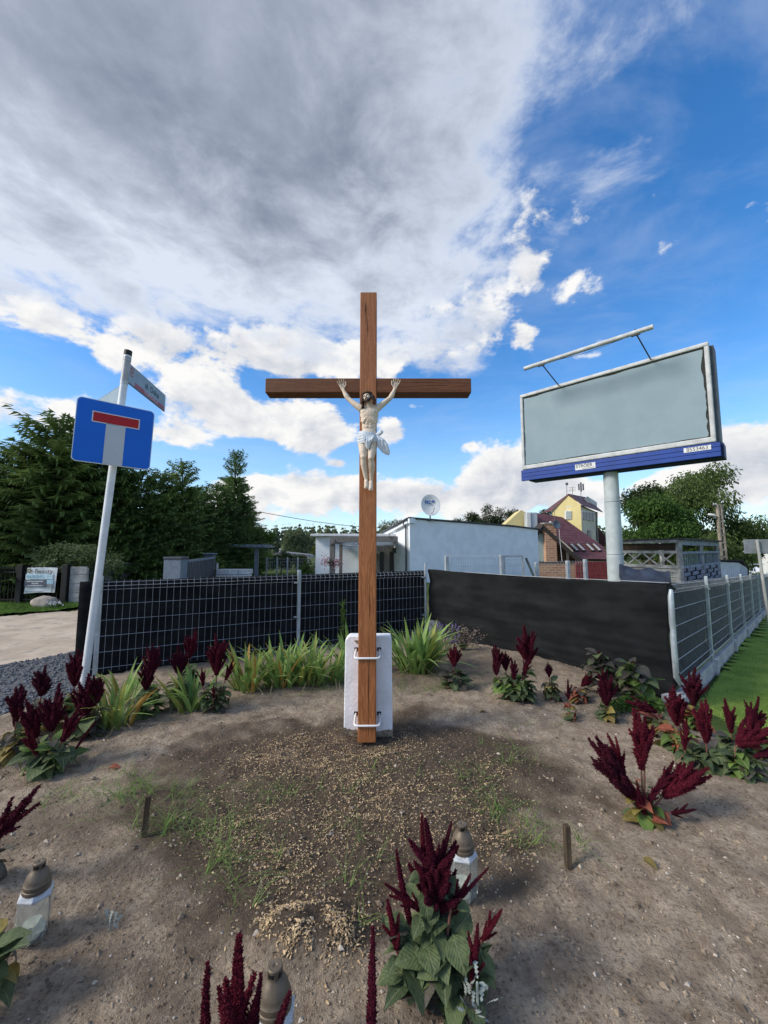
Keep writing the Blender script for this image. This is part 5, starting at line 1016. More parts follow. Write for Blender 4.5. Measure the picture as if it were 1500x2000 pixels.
    for k in range(20): s = (k + .5) / 20; MB().box((.28 - .76 * s, .25 + 3.85 * s, .68), (.05, .13, 1.05), .2).build('slat', gm, t)
    t = thing('stacked_paving', 'pallet of pale paving blocks beyond the netted fence', 'paving stack', (-6.35, 17.2, 0)); pv = pm('paver_pale', (.60, .60, .59), .9, .1, 6)
    for k in range(3):
        for j in range(2): MB().box((-.5 + .46 * k, .1 * j, .42 + .22 * j), (.44, .5, .20)).build('block', pv, t, bevel=.01)
    MB().box((-.05, 0, .16), (1.5, .6, .30)).build('pallet', pm('pallet_wood', (.3, .22, .14), .9), t); MB().tube([(-.9, .3, 0), (-.9, .3, 1.0)], .05, 8).build('stake', pv, t)
    # garden pergolas
    gw = pm('grey_timber', (.20, .185, .175))
    t = thing('garden_pergola', 'flat grey garden pergola overgrown with climbing leaves', 'pergola', (-7.6, 22, 0)); MB().box((.0, 0, 1.72), (2.75, 1.6, .09)).build('roof', pm('pergola_blue', (.17, .20, .23), .8, .1), t, bevel=.01)
    for x_ in (-.85, .75): MB().box((x_, -.4, .84), (.10 if x_ < 0 else .2, .12, 1.68)).build('post', pm('pergola_blue', (.17, .2, .23)), t)
    for k in range(9): MB().box((-1.2 + .3 * k, -.05, 1.80), (.06, 1.7, .08)).build('rafter', pm('pergola_blue', (.17, .2, .23)), t)
    crown(t, [((-.35, -.55, .95), (.62, .3, .85)), ((-.4, -.5, .4), (.6, .3, .5)), ((-.1, -.4, 1.7), (.8, .35, .18))], 2600, .06, 'climber_leaf', (.075, .13, .03), (.03, .06, .012), 31, 'climbing_leaves')
    t = thing('garden_shelter', 'low open garden shelter with grey roof before the forest', 'shelter', (-6.6, 30, 0)); MB().prism([(-1.55, -1, 1.22), (1.35, -1, 1.02), (1.1, -1, 1.20), (-.9, -1, 1.40)], (0, 2.2, 0)).build('roof', pm('shelter_roof', (.22, .24, .26), .8, .1), t)
    for x_ in (-.35, 1.15): MB().box((x_, -.8, .5), (.16, .16, 1.1)).build('post', pm('cream_post', (.55, .53, .48), .8), t)
    MB().box((-1.3, .5, 1.4), (.12, .12, .5)).build('chimney_pipe', pm('cream_post', (.55, .53, .48)), t)
    t = thing('garden_fence', 'thin wire fence with grey posts across the far garden', 'fence', (0, 0, 0))
    for k in range(9): MB().box((-7.0 + .62 * k, 24.0, .55), (.07, .07, 1.15)).build('post', gpost, t)
    panel(t, (-7.0, 24, 0), (-2.2, 24, 0), (1.02, .85, .65, .45), 0, .2, 0, .12, (), (0, -1, 0), .006, .006)
    # wooden power pole and cables
    t = thing('power_pole', 'thin wooden power pole beside the last spruce', 'utility pole', (-13.1, 40, 0)); pw_ = pm('pole_wood', (.16, .14, .13), .9, .2, 4); MB().tube([(0, 0, 0), (0, 0, 5.5)], [.13, .10], 10).build('pole', pw_, t, smooth='auto'); MB().bar((-.85, 0, 5.2), (.75, 0, 5.25), .1, .12).build('crossarm', pw_, t); MB().tube([(.05, 0, 4.0), (.6, 0, 5.2)], .03, 5).build('brace', pw_, t)
    for x_ in (-.75, -.3, .3, .65): MB().lathe([(.03, 0), (.05, .05), (.03, .12)], (x_, 0, 5.28), 8).build('insulator', pm('insulator', (.5, .5, .5)), t)
    cab = pm('cable_black', (.05, .055, .06), .6)
    for k, (zz, xx) in enumerate(((6.15, -.75), (5.95, -.3), (5.65, .3), (5.35, .65))):
        a = Vector((-13.1 + xx, 40, 5.38)); b_ = Vector((-14.8 + .25 * k, 12.0, zz)); c = b_ + (b_ - a) * .8; pts = []
        for i in range(15): s = i / 14; p = a + (c - a) * s; p.z -= .35 * math.sin(math.pi * s); pts.append(p)
        o = MB().tube(pts, .011, 5).build('power_cable', cab); tag(o, ['topmost overhead power cable at the upper left', 'second overhead power cable from the top at left', 'third overhead power cable from the top at left', 'lowest overhead power cable at the left edge'][k], 'cable', 'overhead cables')
    pts = []
    for i in range(15): s = i / 14; p = Vector((-12.4, 40, 5.3)).lerp(Vector((2, 52, 4.2)), s); p.z -= .9 * math.sin(math.pi * s) * .4; pts.append(p)
    tag(MB().tube(pts, .03, 5).build('power_cable', cab), 'sagging cable from the wooden pole towards the cross', 'cable', 'overhead cables')

# ------------------------------------------------------------------ vegetation
def leaf_mat(name, c1, c2, transl=.3, rand=0.0): return pm(name, c1, .7, .2, 3.0, col2=c2, transl=transl, spec=.2, rand=rand, detail=4)
def crown(parent, blobs, n, size, mname, c1, c2, seed, nm='crown', droop=0.0, asp=.5):
    """leaf-sized faces spread through ellipsoid clumps"""
    r = random.Random(seed); mb = MB(); wts = [b[1][0] * b[1][1] + b[1][0] * b[1][2] + b[1][1] * b[1][2] for b in blobs]
    for i in range(n):
        (c, rad) = r.choices(blobs, wts)[0]; d = Vector((r.gauss(0, 1), r.gauss(0, 1), r.gauss(0, 1))).normalized(); q = r.random() ** .33 * (1 + .10 * r.gauss(0, 1)); q *= .82 + .28 * mnoise.noise(d * 2.2 + Vector(c))
        p = Vector((c[0] + d.x * rad[0] * q, c[1] + d.y * rad[1] * q, c[2] + d.z * rad[2] * q)); s = size * r.uniform(.6, 1.3)
        a = Vector((r.gauss(0, 1), r.gauss(0, 1), r.gauss(0, .7) - droop * 2)).normalized() + d * .3; a.normalize(); w = a.cross(Vector((r.gauss(0, 1), r.gauss(0, 1), r.gauss(0, 1)))).normalized() * s * asp * .5
        k = len(mb.v); mb.v += [tuple(p), tuple(p + a * s * .5 + w), tuple(p + a * s), tuple(p + a * s * .5 - w)]; mb.f.append((k, k + 1, k + 2, k + 3))
    me = bpy.data.meshes.new(nm); me.from_pydata(mb.v, [], mb.f); me.materials.append(leaf_mat(mname, c1, c2)); return link(nm, me, parent)
def trunk(parent, pts, rs, limbs=(), mat=None):
    mb = MB(); mb.tube(pts, rs, 10)
    for a, b, r0 in limbs: a, b = Vector(a), Vector(b); mb.tube([a, a.lerp(b, .5) + Vector((0, 0, .08)), b], [r0, r0 * .6, r0 * .2], 6)
    return mb.build('trunk', mat or pm('bark', (.09, .07, .055), .95, .3, 9, .8, 30), parent, smooth=True)
left_background()

def spruce_mesh(seed, H=1.0, Rr=.26, spike=.06):
    r = random.Random(seed); mb = MB(); z_ = .015
    while z_ < .985:
        prof = (1 - z_) ** .42 * (1 if z_ > .10 else .85 + z_ * 1.5); rad = Rr * prof * r.uniform(.86, 1.12) + .008; n = max(4, int(12 * prof + 4)); ph = r.random() * 6.28
        for k in range(n):
            a = ph + 6.283 * k / n + r.gauss(0, .16); L = rad * r.uniform(.68, 1.16); d = Vector((math.cos(a), math.sin(a), 0)); s = Vector((-d.y, d.x, 0)); lift = r.uniform(-.24, -.02) if z_ < .8 else r.uniform(.1, .6)
            m = max(3, int(L / .0135))
            for j in range(m):
                q = (j + .5) / m
                if q < .22 and L > .08: continue
                P = d * L * q + UP * (z_ + lift * L * q + .20 * L * q * q); w = (.030 + .030 * (1 - q)) * (.5 + 2.2 * rad)
                for sd in (-1, 1):
                    e = P + s * sd * w * r.uniform(.7, 1.25) + d * w * .75 + UP * r.uniform(-.018, .008); hgt = r.uniform(.006, .011); kx = len(mb.v); mb.v += [tuple(P - d * hgt), tuple(P + d * hgt + UP * .004), tuple(e)]; mb.f.append((kx, kx + 1, kx + 2))
                e = P + UP * r.uniform(-.035, -.012) + d * .014; kx = len(mb.v); mb.v += [tuple(P + s * .006), tuple(P - s * .006), tuple(e)]; mb.f.append((kx, kx + 1, kx + 2))
            tip = d * L + UP * (z_ + lift * L + .20 * L); kx = len(mb.v); mb.v += [tuple(tip + s * .007 - d * .02), tuple(tip - s * .007 - d * .02), tuple(tip + d * .022 + UP * .006)]; mb.f.append((kx, kx + 1, kx + 2))
        z_ += r.uniform(.016, .024) * (1.0 if z_ < .8 else 1.7)
    for k in range(10): a = r.random() * 6.28; q = .93 + .07 * k / 10; kx = len(mb.v); mb.v += [(0, 0, q), (.004, 0, q + .006), (math.cos(a) * .018, math.sin(a) * .018, q + .02)]; mb.f.append((kx, kx + 1, kx + 2))
    me = bpy.data.meshes.new('crown'); me.from_pydata(mb.v, [], mb.f); me.materials.append(pm('spruce_needles', (.23, .33, .10), .75, .3, 3.0, col2=(.085, .135, .048), transl=.22, spec=.2, rand=.22)); return me
SPR = [spruce_mesh(s, 1, w) for s, w in ((1, .30), (2, .27), (3, .33))]
TRK = MB().tube([(0, 0, -.02), (0, 0, .5), (0, 0, 1.0)], [.022, .012, .002], 8).mesh('trunk', pm('bark', (.09, .07, .055), .95, .3, 9), True)
spr = ((-15.6, 14.3, 5.6, 1.25, 'spruce cut off by the left edge of the picture'), (-13.6, 14.4, 5.3, 1.2, 'second spruce from the left edge, lower than its right neighbour'), (-12.15, 14.6, 6.45, 1.15, 'tall spruce rising left of the blue sign'), (-11.35, 15.6, 6.3, 1.1, 'tall spruce hidden partly behind the blue sign'), (-10.55, 15.7, 4.75, 1.2, 'spruce behind the sign pole just under the blue sign'), (-10.25, 16.7, 4.85, 1.1, 'dense spruce first to the right of the sign pole'), (-9.85, 17.7, 5.0, 1.1, 'spruce second to the right of the sign pole'), (-9.55, 18.7, 5.75, .95, 'spruce with a thin bare leader right of the sign'), (-9.45, 20.2, 4.7, 1.15, 'low broad spruce left of the lone tall spruce'), (-9.25, 22.0, 5.15, 1.1, 'spruce touching the lone tall spruce on its left'), (-9.05, 24.0, 7.55, .62, 'lone tall slender spruce at the right end of the row'), (-8.9, 25.3, 4.9, .95, 'short spruce at the far right end of the row'), (-14.8, 17.4, 6.6, 1.0, 'spruce showing behind the row at the far left'))
for i, (x_, y_, h_, w_, lb) in enumerate(spr):
    t = thing('spruce_tree', lb, 'spruce', (x_, y_, 0), i * 1.3, 'spruces along the drive'); o = link('crown', SPR[i % 3], t); o.scale = (h_ * w_ * 1.12, h_ * w_ * 1.12, h_); o = link('trunk', TRK, t); o.scale = (h_, h_, h_)

def trees():
    def tree(name, label, loc, H, blobs, n, size, mname, c1, c2, seed, droop=0.0, asp=.5, tr=.22, group=None, limbs=6):
        t = thing(name, label, 'tree' if 'shrub' not in name else 'shrub', (loc[0], loc[1], gh(loc[0], loc[1]) - .05), 0, group); r = random.Random(seed)
        lm = [((0, 0, H * r.uniform(.25, .55)), tuple(Vector(r.choice(blobs)[0]) * r.uniform(.8, 1.0)), tr * .5) for k in range(limbs)]
        trunk(t, [(0, 0, -.2), (.05 * H * .2, 0, H * .35), (0, .02 * H, H * .72)], [tr, tr * .7, tr * .15], lm); crown(t, blobs, n, size, mname, c1, c2, seed, droop=droop, asp=asp); return t
    r = random.Random(8)
    def clumps(n, R_, H0, H1, s, seed):
        r = random.Random(seed); o = []
        for k in range(n): a = r.random() * 6.28; q = r.random() ** .6; z_ = r.uniform(H0, H1); f = 1 - .55 * ((z_ - H0) / (H1 - H0)) ** 2; o.append(((math.cos(a) * R_ * q * f, math.sin(a) * R_ * q * f, z_), (s * r.uniform(.7, 1.2), s * r.uniform(.7, 1.2), s * r.uniform(.65, 1.0))))
        return o
    wl = (.135, .19, .06); wd_ = (.045, .075, .02)
    tree('willow_tree', 'big willow with hanging branches at the right behind the gazebo', (25.6, 33.0), 9.0, clumps(34, 4.4, 2.4, 9.3, 1.5, 5), 30000, .30, 'willow_leaf', wl, wd_, 5, .9, .34, .4)
    tree('willow_tree', 'lower bright green round tree directly right of the billboard pole', (19.0, 27.5), 6.4, clumps(20, 2.3, 2.0, 6.1, 1.15, 6), 15000, .24, 'bright_leaf', (.085, .16, .035), (.03, .07, .014), 6, .7, .36, .3)
    tree('willow_tree', 'dark leafy tree behind the billboard pole', (23.2, 35.0), 8.3, clumps(18, 2.6, 2.6, 8.0, 1.4, 7), 12000, .28, 'dark_leaf', (.06, .09, .03), (.022, .038, .012), 7, .6, .4, .35)
    tree('small_tree', 'thin airy tree at the right end of the willow', (31.0, 34.5), 5.2, clumps(14, 1.6, 2.2, 5.8, .8, 9), 5200, .24, 'dark_leaf', (.06, .09, .03), (.022, .038, .012), 9, .4, .4, .2)
    tree('round_tree', 'pale grey-green round willow before the forest', (-9.8, 45.0), 4.0, clumps(16, 1.9, 1.4, 3.7, 1.0, 10), 8000, .22, 'sage_leaf', (.16, .20, .11), (.065, .09, .045), 10, .5, .35)
    tree('leafy_tree', 'bright leafy tree just right of the wooden power pole', (-10.4, 34.0), 3.4, clumps(10, 1.0, .8, 3.2, .7, 11), 4200, .18, 'bright_leaf', (.085, .16, .035), (.03, .07, .014), 11)
    tree('airy_tree', 'airy pale tree behind the roof edge of the white house', (.9, 42.0), 5.5, clumps(16, 1.7, 2.4, 5.0, .75, 12), 4200, .17, 'pale_leaf', (.17, .18, .10), (.08, .09, .05), 12)
    for k, (x_, y_, h_, lb) in enumerate(((16.2, 72.0, 8.0, 'pine showing left above the white house roof'), (19.0, 70.0, 9.4, 'pine in the middle above the white house roof'), (22.5, 72.0, 9.6, 'tall pine left of the yellow gable'), (13.6, 74.0, 7.2, 'low pine beside the satellite dish'), (29.5, 70.0, 9.6, 'pine showing between the gable and the tower'))):
        tree('pine_tree', lb, (x_, y_), h_, clumps(14, 2.6, h_ * .35, h_ + 1.2, 1.4, 40 + k), 7500, .42, 'pine_leaf', (.06, .085, .03), (.022, .038, .014), 40 + k, 0, .25, .2, 'pines behind the white house')
    tree('variegated_shrub', 'pale variegated shrub hanging over the parking banner', (-9.65, 12.75), 1.9, [((-.75, -.25, 1.45), (.6, .45, .38)), ((-.2, -.4, 1.5), (.65, .5, .42)), ((.45, -.35, 1.45), (.6, .5, .45)), ((1.0, -.1, 1.25), (.45, .4, .4)), ((-.55, -.5, 1.15), (.5, .4, .22)), ((.3, 0, .9), (.8, .4, .6)), ((.15, -.55, 1.1), (.4, .3, .25))], 7500, .085, 'variegated_leaf', (.20, .25, .12), (.065, .10, .03), 13, .2, .45, .05)
    tree('garden_shrub', 'dark green shrub between the two garden pergolas', (-6.9, 27.0), 1.6, clumps(8, .9, .5, 1.3, .5, 14), 3200, .12, 'dark_leaf', (.06, .09, .03), (.022, .038, .012), 14, 0, .5, .05)
    tree('garden_shrub', 'low dark shrub under the garden shelter roof', (-5.9, 28.5), 1.2, clumps(6, .7, .4, 1.0, .45, 15), 2400, .12, 'dark_leaf', (.06, .09, .03), (.022, .038, .012), 15, 0, .5, .05)
    tree('garden_shrub', 'light green shrub at the garden wire fence', (-4.25, 22.5), 1.1, clumps(6, .45, .3, 1.0, .3, 16), 1800, .08, 'bright_leaf', (.085, .16, .035), (.03, .07, .014), 16, 0, .5, .04)
    tree('garden_shrub', 'yellow-green shrub at the corner of the white house', (-4.5, 27.0), 1.8, clumps(6, .35, .4, 1.7, .35, 17), 1600, .1, 'yellow_leaf', (.22, .24, .04), (.10, .13, .02), 17, 0, .5, .04)
    tree('garden_shrub', 'clipped green shrub beyond the end of the side fence', (23.8, 26.0), 1.4, clumps(8, 1.1, .3, 1.1, .5, 18), 3000, .14, 'bright_leaf', (.085, .16, .035), (.03, .07, .014), 18, 0, .5, .05)
    # far forest belt: one mass
    mb = MB(); r = random.Random(77)
    for i in range(620):
        x_ = r.uniform(-190, 260); y_ = r.uniform(118, 165) + abs(x_) * .05; h_ = r.uniform(9.5, 12.5) * (y_ / 140); w = r.uniform(1.5, 2.6); z_ = h_ * .22
        for k in range(7):
            q = k / 6; rr = w * (1 - q) ** .8 + .15; zc = h_ * (.22 + .74 * q)
            for j in range(5): a = r.random() * 6.28; p = Vector((x_ + math.cos(a) * rr * .6, y_ + math.sin(a) * rr * .6, zc - 1)); s = rr * r.uniform(.5, .9); b = len(mb.v); mb.v += [(p.x - s, p.y, p.z - s * .5), (p.x + s, p.y - .2, p.z - s * .4), (p.x + r.gauss(0, .2), p.y + s * .3, p.z + s * 1.3), (p.x, p.y - s, p.z - s * .5)]; mb.f += [(b, b + 1, b + 2), (b + 3, b + 1, b + 2), (b, b + 3, b + 2)]
    me = bpy.data.meshes.new('far_forest'); me.from_pydata(mb.v, [], mb.f); me.materials.append(pm('forest_green', (.075, .098, .045), .9, .3, .25, col2=(.035, .052, .028))); tag(link('far_forest', me), 'far green pine forest along the horizon', 'forest', kind='stuff')
trees()

# ------------------------------------------------------------------ amaranths, irises and small plants
def plume_mat():
    m = bpy.data.materials.new('amaranth_plume'); m.use_nodes = True; nt = m.node_tree; x = NX(nt); b = nt.nodes['Principled BSDF']; tc = x.node('ShaderNodeTexCoord').outputs['Object']
    n = x.noise(tc, 160, 3, .6); n2 = x.noise(tc, 22, 3, .5); c = x.mix(x.ramp(n, .35, .65), (.034, .002, .007), (.095, .006, .019)); c = x.mix(x.ramp(n2, .3, .7, 0, .4), c, (.062, .003, .014)); c = x.mix(x.ramp(n, .70, .76), c, (.34, .09, .10)); oi = x.node('ShaderNodeObjectInfo').outputs['Random']; hs = x.node('ShaderNodeHueSaturation'); nt.links.new(c, hs.inputs['Color']); x.put(hs.inputs['Value'], x.m('MULTIPLY_ADD', oi, .75, .5)); x.put(hs.inputs['Hue'], x.m('MULTIPLY_ADD', oi, .02, .49)); c = hs.outputs[0]
    nt.links.new(c, b.inputs['Base Color']); b.inputs['Roughness'].default_value = .85; b.inputs['Sheen Weight'].default_value = .12; b.inputs['Sheen Tint'].default_value = (.7, .15, .25, 1); b.inputs['Specular IOR Level'].default_value = .15
    return m
PLM = plume_mat()
def plume_mesh(seed, L, nside, spread, fs, dens, broad=1.0):
    r = random.Random(seed); mb = MB()
    def spike(p0, d, ln, rad, bend):
        d = Vector(d).normalized(); pts = []; rs = []; m = 7
        for i in range(m + 1):
            q = i / m; p = Vector(p0) + d * ln * q + Vector(bend) * q * q * ln; pts.append(p); rs.append(rad * (.45 + .55 * min(1, q * 4)) * (1 - q) ** .62 + .0012)
        mb.tube(pts, [a * .8 for a in rs], 6)
        n = int(dens * ln * rad * 2 * 3.14 / (fs * fs))
        for k in range(n):
            q = r.random() ** 1.15; f = q * m; i = min(m - 1, int(f)); P = pts[i].lerp(pts[i + 1], f - i); ra = rs[i] + (rs[i + 1] - rs[i]) * (f - i); ax = (pts[i + 1] - pts[i]).normalized(); o = ax.orthogonal().normalized(); o = Matrix.Rotation(r.random() * 6.283, 3, ax) @ o
            S = P + o * ra * .72; s = fs * r.uniform(.6, 1.35); tip = S + (o * .85 + ax * .55 + Vector((r.gauss(0, .25), r.gauss(0, .25), r.gauss(0, .25)))) * s; e1 = ax.cross(o) * s * .48; e2 = ax * s * .5; kx = len(mb.v)
            mb.v += [tuple(S + e1 - e2 * .4), tuple(S - e1 - e2 * .4), tuple(S + e2), tuple(tip)]; mb.f += [(kx, kx + 1, kx + 3), (kx + 1, kx + 2, kx + 3), (kx + 2, kx, kx + 3)]
    spike((0, 0, 0), (r.gauss(0, .04), r.gauss(0, .04), 1), L, L * .10 * broad, (r.gauss(0, .05), r.gauss(0, .05), 0))
    for k in range(nside):
        a = k * 2.4 + r.gauss(0, .3); z_ = L * (.02 + .46 * (k / max(1, nside)) ** 1.15); el = r.uniform(1.05, 1.42) - spread * r.uniform(.2, .9); d = Vector((math.cos(a) * math.cos(el), math.sin(a) * math.cos(el), math.sin(el))); ln = L * r.uniform(.30, .52) * (1 - .35 * z_ / L)
        spike((0, 0, z_), d, ln, ln * r.uniform(.15, .20) * broad, (0, 0, r.uniform(.05, .3)))
    me = bpy.data.meshes.new('flower_plume'); me.from_pydata(mb.v, [], mb.f); me.materials.append(PLM); return me
PF = [plume_mesh(1, .27, 20, .35, .0075, .8), plume_mesh(2, .26, 24, .5, .0075, .8), plume_mesh(3, .25, 12, .3, .0075, .8, .9), plume_mesh(4, .23, 28, .4, .0075, .8, 1.1), plume_mesh(9, .27, 26, .55, .0075, .8)]
PN = [plume_mesh(5, .27, 30, 1.0, .0048, 1.0, 1.0), plume_mesh(6, .24, 5, .3, .0048, 1.1, .85), plume_mesh(7, .30, 6, .25, .0048, 1.1, .75), plume_mesh(8, .26, 0, .2, .0048, 1.1, .62)]
def am_leaf_mat(name, c1, c2, rib):
    m = bpy.data.materials.new(name); m.use_nodes = True; nt = m.node_tree; x = NX(nt); b = nt.nodes['Principled BSDF']; tc = x.node('ShaderNodeTexCoord').outputs['Object']; sp = x.node('ShaderNodeSeparateXYZ'); nt.links.new(tc, sp.inputs[0])
    ay = x.m('ABSOLUTE', sp.outputs[1]); oi = x.node('ShaderNodeObjectInfo').outputs['Random']
    n = x.noise(tc, 7, 5, .6); c = x.mix(x.ramp(x.add(n, x.mul(x.sub(oi, .5), .45)), .3, .7), c2, c1)
    v = x.m('SINE', x.add(x.mul(sp.outputs[0], 62.0), x.mul(ay, -95.0))); c = x.mix(x.ramp(v, .88, 1.0, 0, .09), c, rib); c = x.mix(x.ramp(ay, .016, .004), c, rib)
    nt.links.new(c, b.inputs['Base Color']); b.inputs['Roughness'].default_value = .6; b.inputs['Specular IOR Level'].default_value = .25
    bn = x.node('ShaderNodeBump'); bn.inputs['Strength'].default_value = .35; bn.inputs['Distance'].default_value = .008; nt.links.new(x.add(x.mul(v, .25), x.mul(n, 4.0)), bn.inputs['Height']); nt.links.new(bn.outputs[0], b.inputs['Normal'])
    tr = x.node('ShaderNodeBsdfTranslucent'); nt.links.new(c, tr.inputs[0]); mx = x.node('ShaderNodeMixShader'); mx.inputs[0].default_value = .22; nt.links.new(b.outputs[0], mx.inputs[1]); nt.links.new(tr.outputs[0], mx.inputs[2]); nt.links.new(mx.outputs[0], nt.nodes['Material Output'].inputs[0])
    return m
LG = am_leaf_mat('amaranth_leaf', (.125, .165, .070), (.062, .090, .042), (.17, .19, .105)); LP = am_leaf_mat('amaranth_leaf_purple', (.12, .11, .085), (.060, .062, .050), (.16, .09, .09)); LY = am_leaf_mat('amaranth_leaf_yellow', (.26, .21, .055), (.17, .13, .04), (.30, .24, .12)); LR = am_leaf_mat('amaranth_leaf_red', (.42, .12, .075), (.26, .075, .045), (.42, .2, .12)); LB = am_leaf_mat('amaranth_leaf_bright', (.14, .22, .05), (.075, .13, .03), (.20, .25, .10))
def leaf_mesh(mat, droop, fold, wid):
    vs = []; fs = []; n = 9
    for i in range(n + 1):
        t = i / n; w = wid * math.sin(math.pi * min(1, max(0, (t - .14) / .86)) ** .72) if t > .14 else .006; w = max(w, .004); x_ = t * math.cos(droop * t * .7); z_ = .12 * math.sin(t * 1.6) - droop * .42 * t * t
        for j, y_ in enumerate((-1, -.5, 0, .5, 1)): vs.append((x_, y_ * w, z_ + fold * abs(y_) * w + .012 * math.sin(t * 19 + j * 2) * abs(y_)))
    for i in range(n):
        for j in range(4): a = i * 5 + j; fs.append((a, a + 1, a + 6, a + 5))
    me = bpy.data.meshes.new('leaf'); me.from_pydata(vs, [], fs); me.materials.append(mat); me.shade_smooth(); return me
LEAF = {k: [leaf_mesh(m, d, f, w) for d, f, w in ((.4, .35, .24), (.9, .2, .27), (1.3, .3, .22))] for k, m in (('g', LG), ('p', LP), ('y', LY), ('r', LR), ('b', LB))}
STEM = pm('amaranth_stem', (.16, .10, .055), .7, .2, 20, col2=(.20, .05, .055))
def amaranth(label, x_, y_, plumes, nleaf=14, size=.12, kinds='gggp', seed=1, stems=1, spread=.25, z0=.10, z1=.75, name='amaranth_plant', group='amaranths in the flower bed', tint=None):
    r = random.Random(seed); z = soil_h(x_, y_) if inpoly(x_, y_, BED) else gh(x_, y_); t = thing(name, label, 'amaranth', (x_, y_, z), 0, group); tops = []
    for (px, py, pz, sc, var, tx, ty) in plumes:
        me = var; o = link('flower_plume', me, t); o.location = (px, py, pz); o.rotation_euler = (ty, tx, r.random() * 6.28 if abs(tx) + abs(ty) < .3 else 0); sc *= 1.22 if me in PF else 1.08; o.scale = (sc * r.uniform(.85, 1.2), sc * r.uniform(.85, 1.2), sc * r.uniform(.92, 1.12)); o.rotation_mode = 'XYZ'
        d = Vector((math.sin(tx), -math.sin(ty), math.cos(tx) * math.cos(ty))); tops.append((Vector((px, py, pz)), d))
    if not tops: tops = [(Vector((r.gauss(0, .02), r.gauss(0, .02), z1 * .5)), UP)]
    for P, d in tops:
        m_ = P * .5 + Vector((0, 0, -P.z * .05)) - d * .02; MB().tube([(r.gauss(0, .012), r.gauss(0, .012), -.03), m_, P - d * .02, P + d * .03], [.006, .0055, .005, .004], 7).build('stem', STEM, t, smooth=True)
    hm = max(p.z for p, d in tops)
    nleaf = int(nleaf * (3.6 if y_ > 2.6 else 2.6)); size *= 1.4 if y_ > 1.6 else 1.15
    for k in range(nleaf):
        P, d = tops[k % len(tops)]; q = z0 + (z1 - z0) * ((k + r.random()) / nleaf) ** .8; b = P * q; b.z = P.z * q; a = k * 2.4 + r.gauss(0, .4); s = size * r.uniform(.7, 1.25) * (1.15 - .45 * q); kd = r.choice(kinds)
        o = link('leaf', LEAF[kd][r.randrange(3)], t); o.location = b; o.rotation_euler = (r.gauss(0, .3), r.uniform(-.55, .45) + .35 * (1 - q) * 0, a); o.scale = (s, s * r.uniform(.85, 1.15), s)
    return t
A0, A1, A2, A3, A4 = PF
SCF = {}
def simple(label, x_, y_, h_, var, sc=1.0, n=13, size=.12, kinds='gggpy', seed=1, tx=0.0, ty=0.0, extra=()):
    h_ *= .93; L = .25 * sc; pl = [(0, 0, h_ - L * math.cos(tx), sc, var, tx, ty)] + [(a, b, c, s, v, d, e) for a, b, c, s, v, d, e in extra]
    return amaranth(label, x_, y_, pl, n, size, kinds, seed)
simple('amaranth at the left edge with two thin plume tips', -2.86, 3.24, .53, A0, .85, 12, .12, 'gyyp', 1, extra=((-.05, .05, .22, .7, A2, -.15, 0),))
simple('amaranth with a single pointed plume in front of the gravel, left of the tallest', -2.98, 3.60, .60, A1, .90, 11, .11, 'gyp', 2)
simple('amaranth with a slender tall plume before the gravel, nearest the sign pole on its left', -2.84, 3.80, .63, A0, .95, 13, .14, 'ggyy', 3)
simple('broadest dark amaranth on the left with a fan of plumes', -2.46, 3.09, .58, A1, 1.1, 18, .15, 'gggpb', 4, extra=((-.10, 0, .22, .95, A3, -.30, .1), (.10, -.02, .20, .9, A2, .40, .0), (-.03, -.08, .14, .7, A2, -.35, .2), (.17, .02, .12, .75, PN[3], .5, 0)))
simple('amaranth covering the foot of the white sign pole', -2.60, 3.62, .49, A3, 1.2, 14, .13, 'gggp', 5, extra=((.06, .06, .26, .8, A0, .2, 0),))
simple('amaranth first right of the sign pole with a double plume', -2.29, 4.05, .66, A0, .95, 15, .12, 'gggb', 6, extra=((-.01, -.05, .25, .8, A4, .05, .1),))
simple('amaranth with a broad bright plume before the netted fence', -2.08, 4.20, .60, A4, .98, 15, .12, 'gggb', 7)
simple('amaranth leaning right at the back by the mesh wires', -2.26, 4.77, .62, A1, 1.0, 12, .12, 'ggg', 8, .18)
simple('amaranth with three plume tips beside the irises', -1.68, 4.14, .66, A4, 1.15, 16, .11, 'gggp', 9, extra=((-.11, -.05, .24, .6, A2, -.12, 0), (.02, -.10, .14, .6, PN[1], .1, .2), (.09, .0, .28, .7, A2, .35, 0)))
simple('single amaranth standing right of the big iris clump', .81, 4.77, .52, A3, .95, 12, .14, 'gpp', 10)
amaranth('bushy amaranth with one tall and several short plumes before the dark netting', 1.43, 4.45, [(.13, 0, .36, 1.25, A4, .06, 0), (-.22, 0, .25, .95, A0, -.05, 0), (-.10, .05, .28, .75, A3, .1, 0), (-.05, -.06, .20, .85, A2, .05, 0), (.06, -.05, .26, .7, A2, .3, 0)], 34, .14, 'gggbb', 11)
amaranth('tiny pink amaranth spike with a fallen red leaf', 1.79, 4.02, [(0, 0, .17, .75, PN[1], 0, 0), (0, -.10, .02, .4, PN[1], .1, .2)], 6, .08, 'ygr', 12)
amaranth('small amaranth with a stubby plume before the leafy ones', 2.12, 3.95, [(0, 0, .14, .95, A0, .05, 0)], 9, .10, 'ggyp', 13)
amaranth('small amaranth with yellowing leaves next to the bushy one', 1.80, 4.45, [(-.02, 0, .24, .5, A3, 0, 0)], 11, .10, 'ygp', 14)
amaranth('low withered amaranth between the two small plumes', 2.06, 4.42, [(.05, 0, .16, .5, A4, .8, 0)], 10, .10, 'ypr', 15)
amaranth('leafy purple-green amaranth without a plume before the netting', 2.42, 4.62, [(0, 0, .42, .16, A3, 0, 0)], 20, .19, 'gppp', 16, z0=.2, z1=1.0)
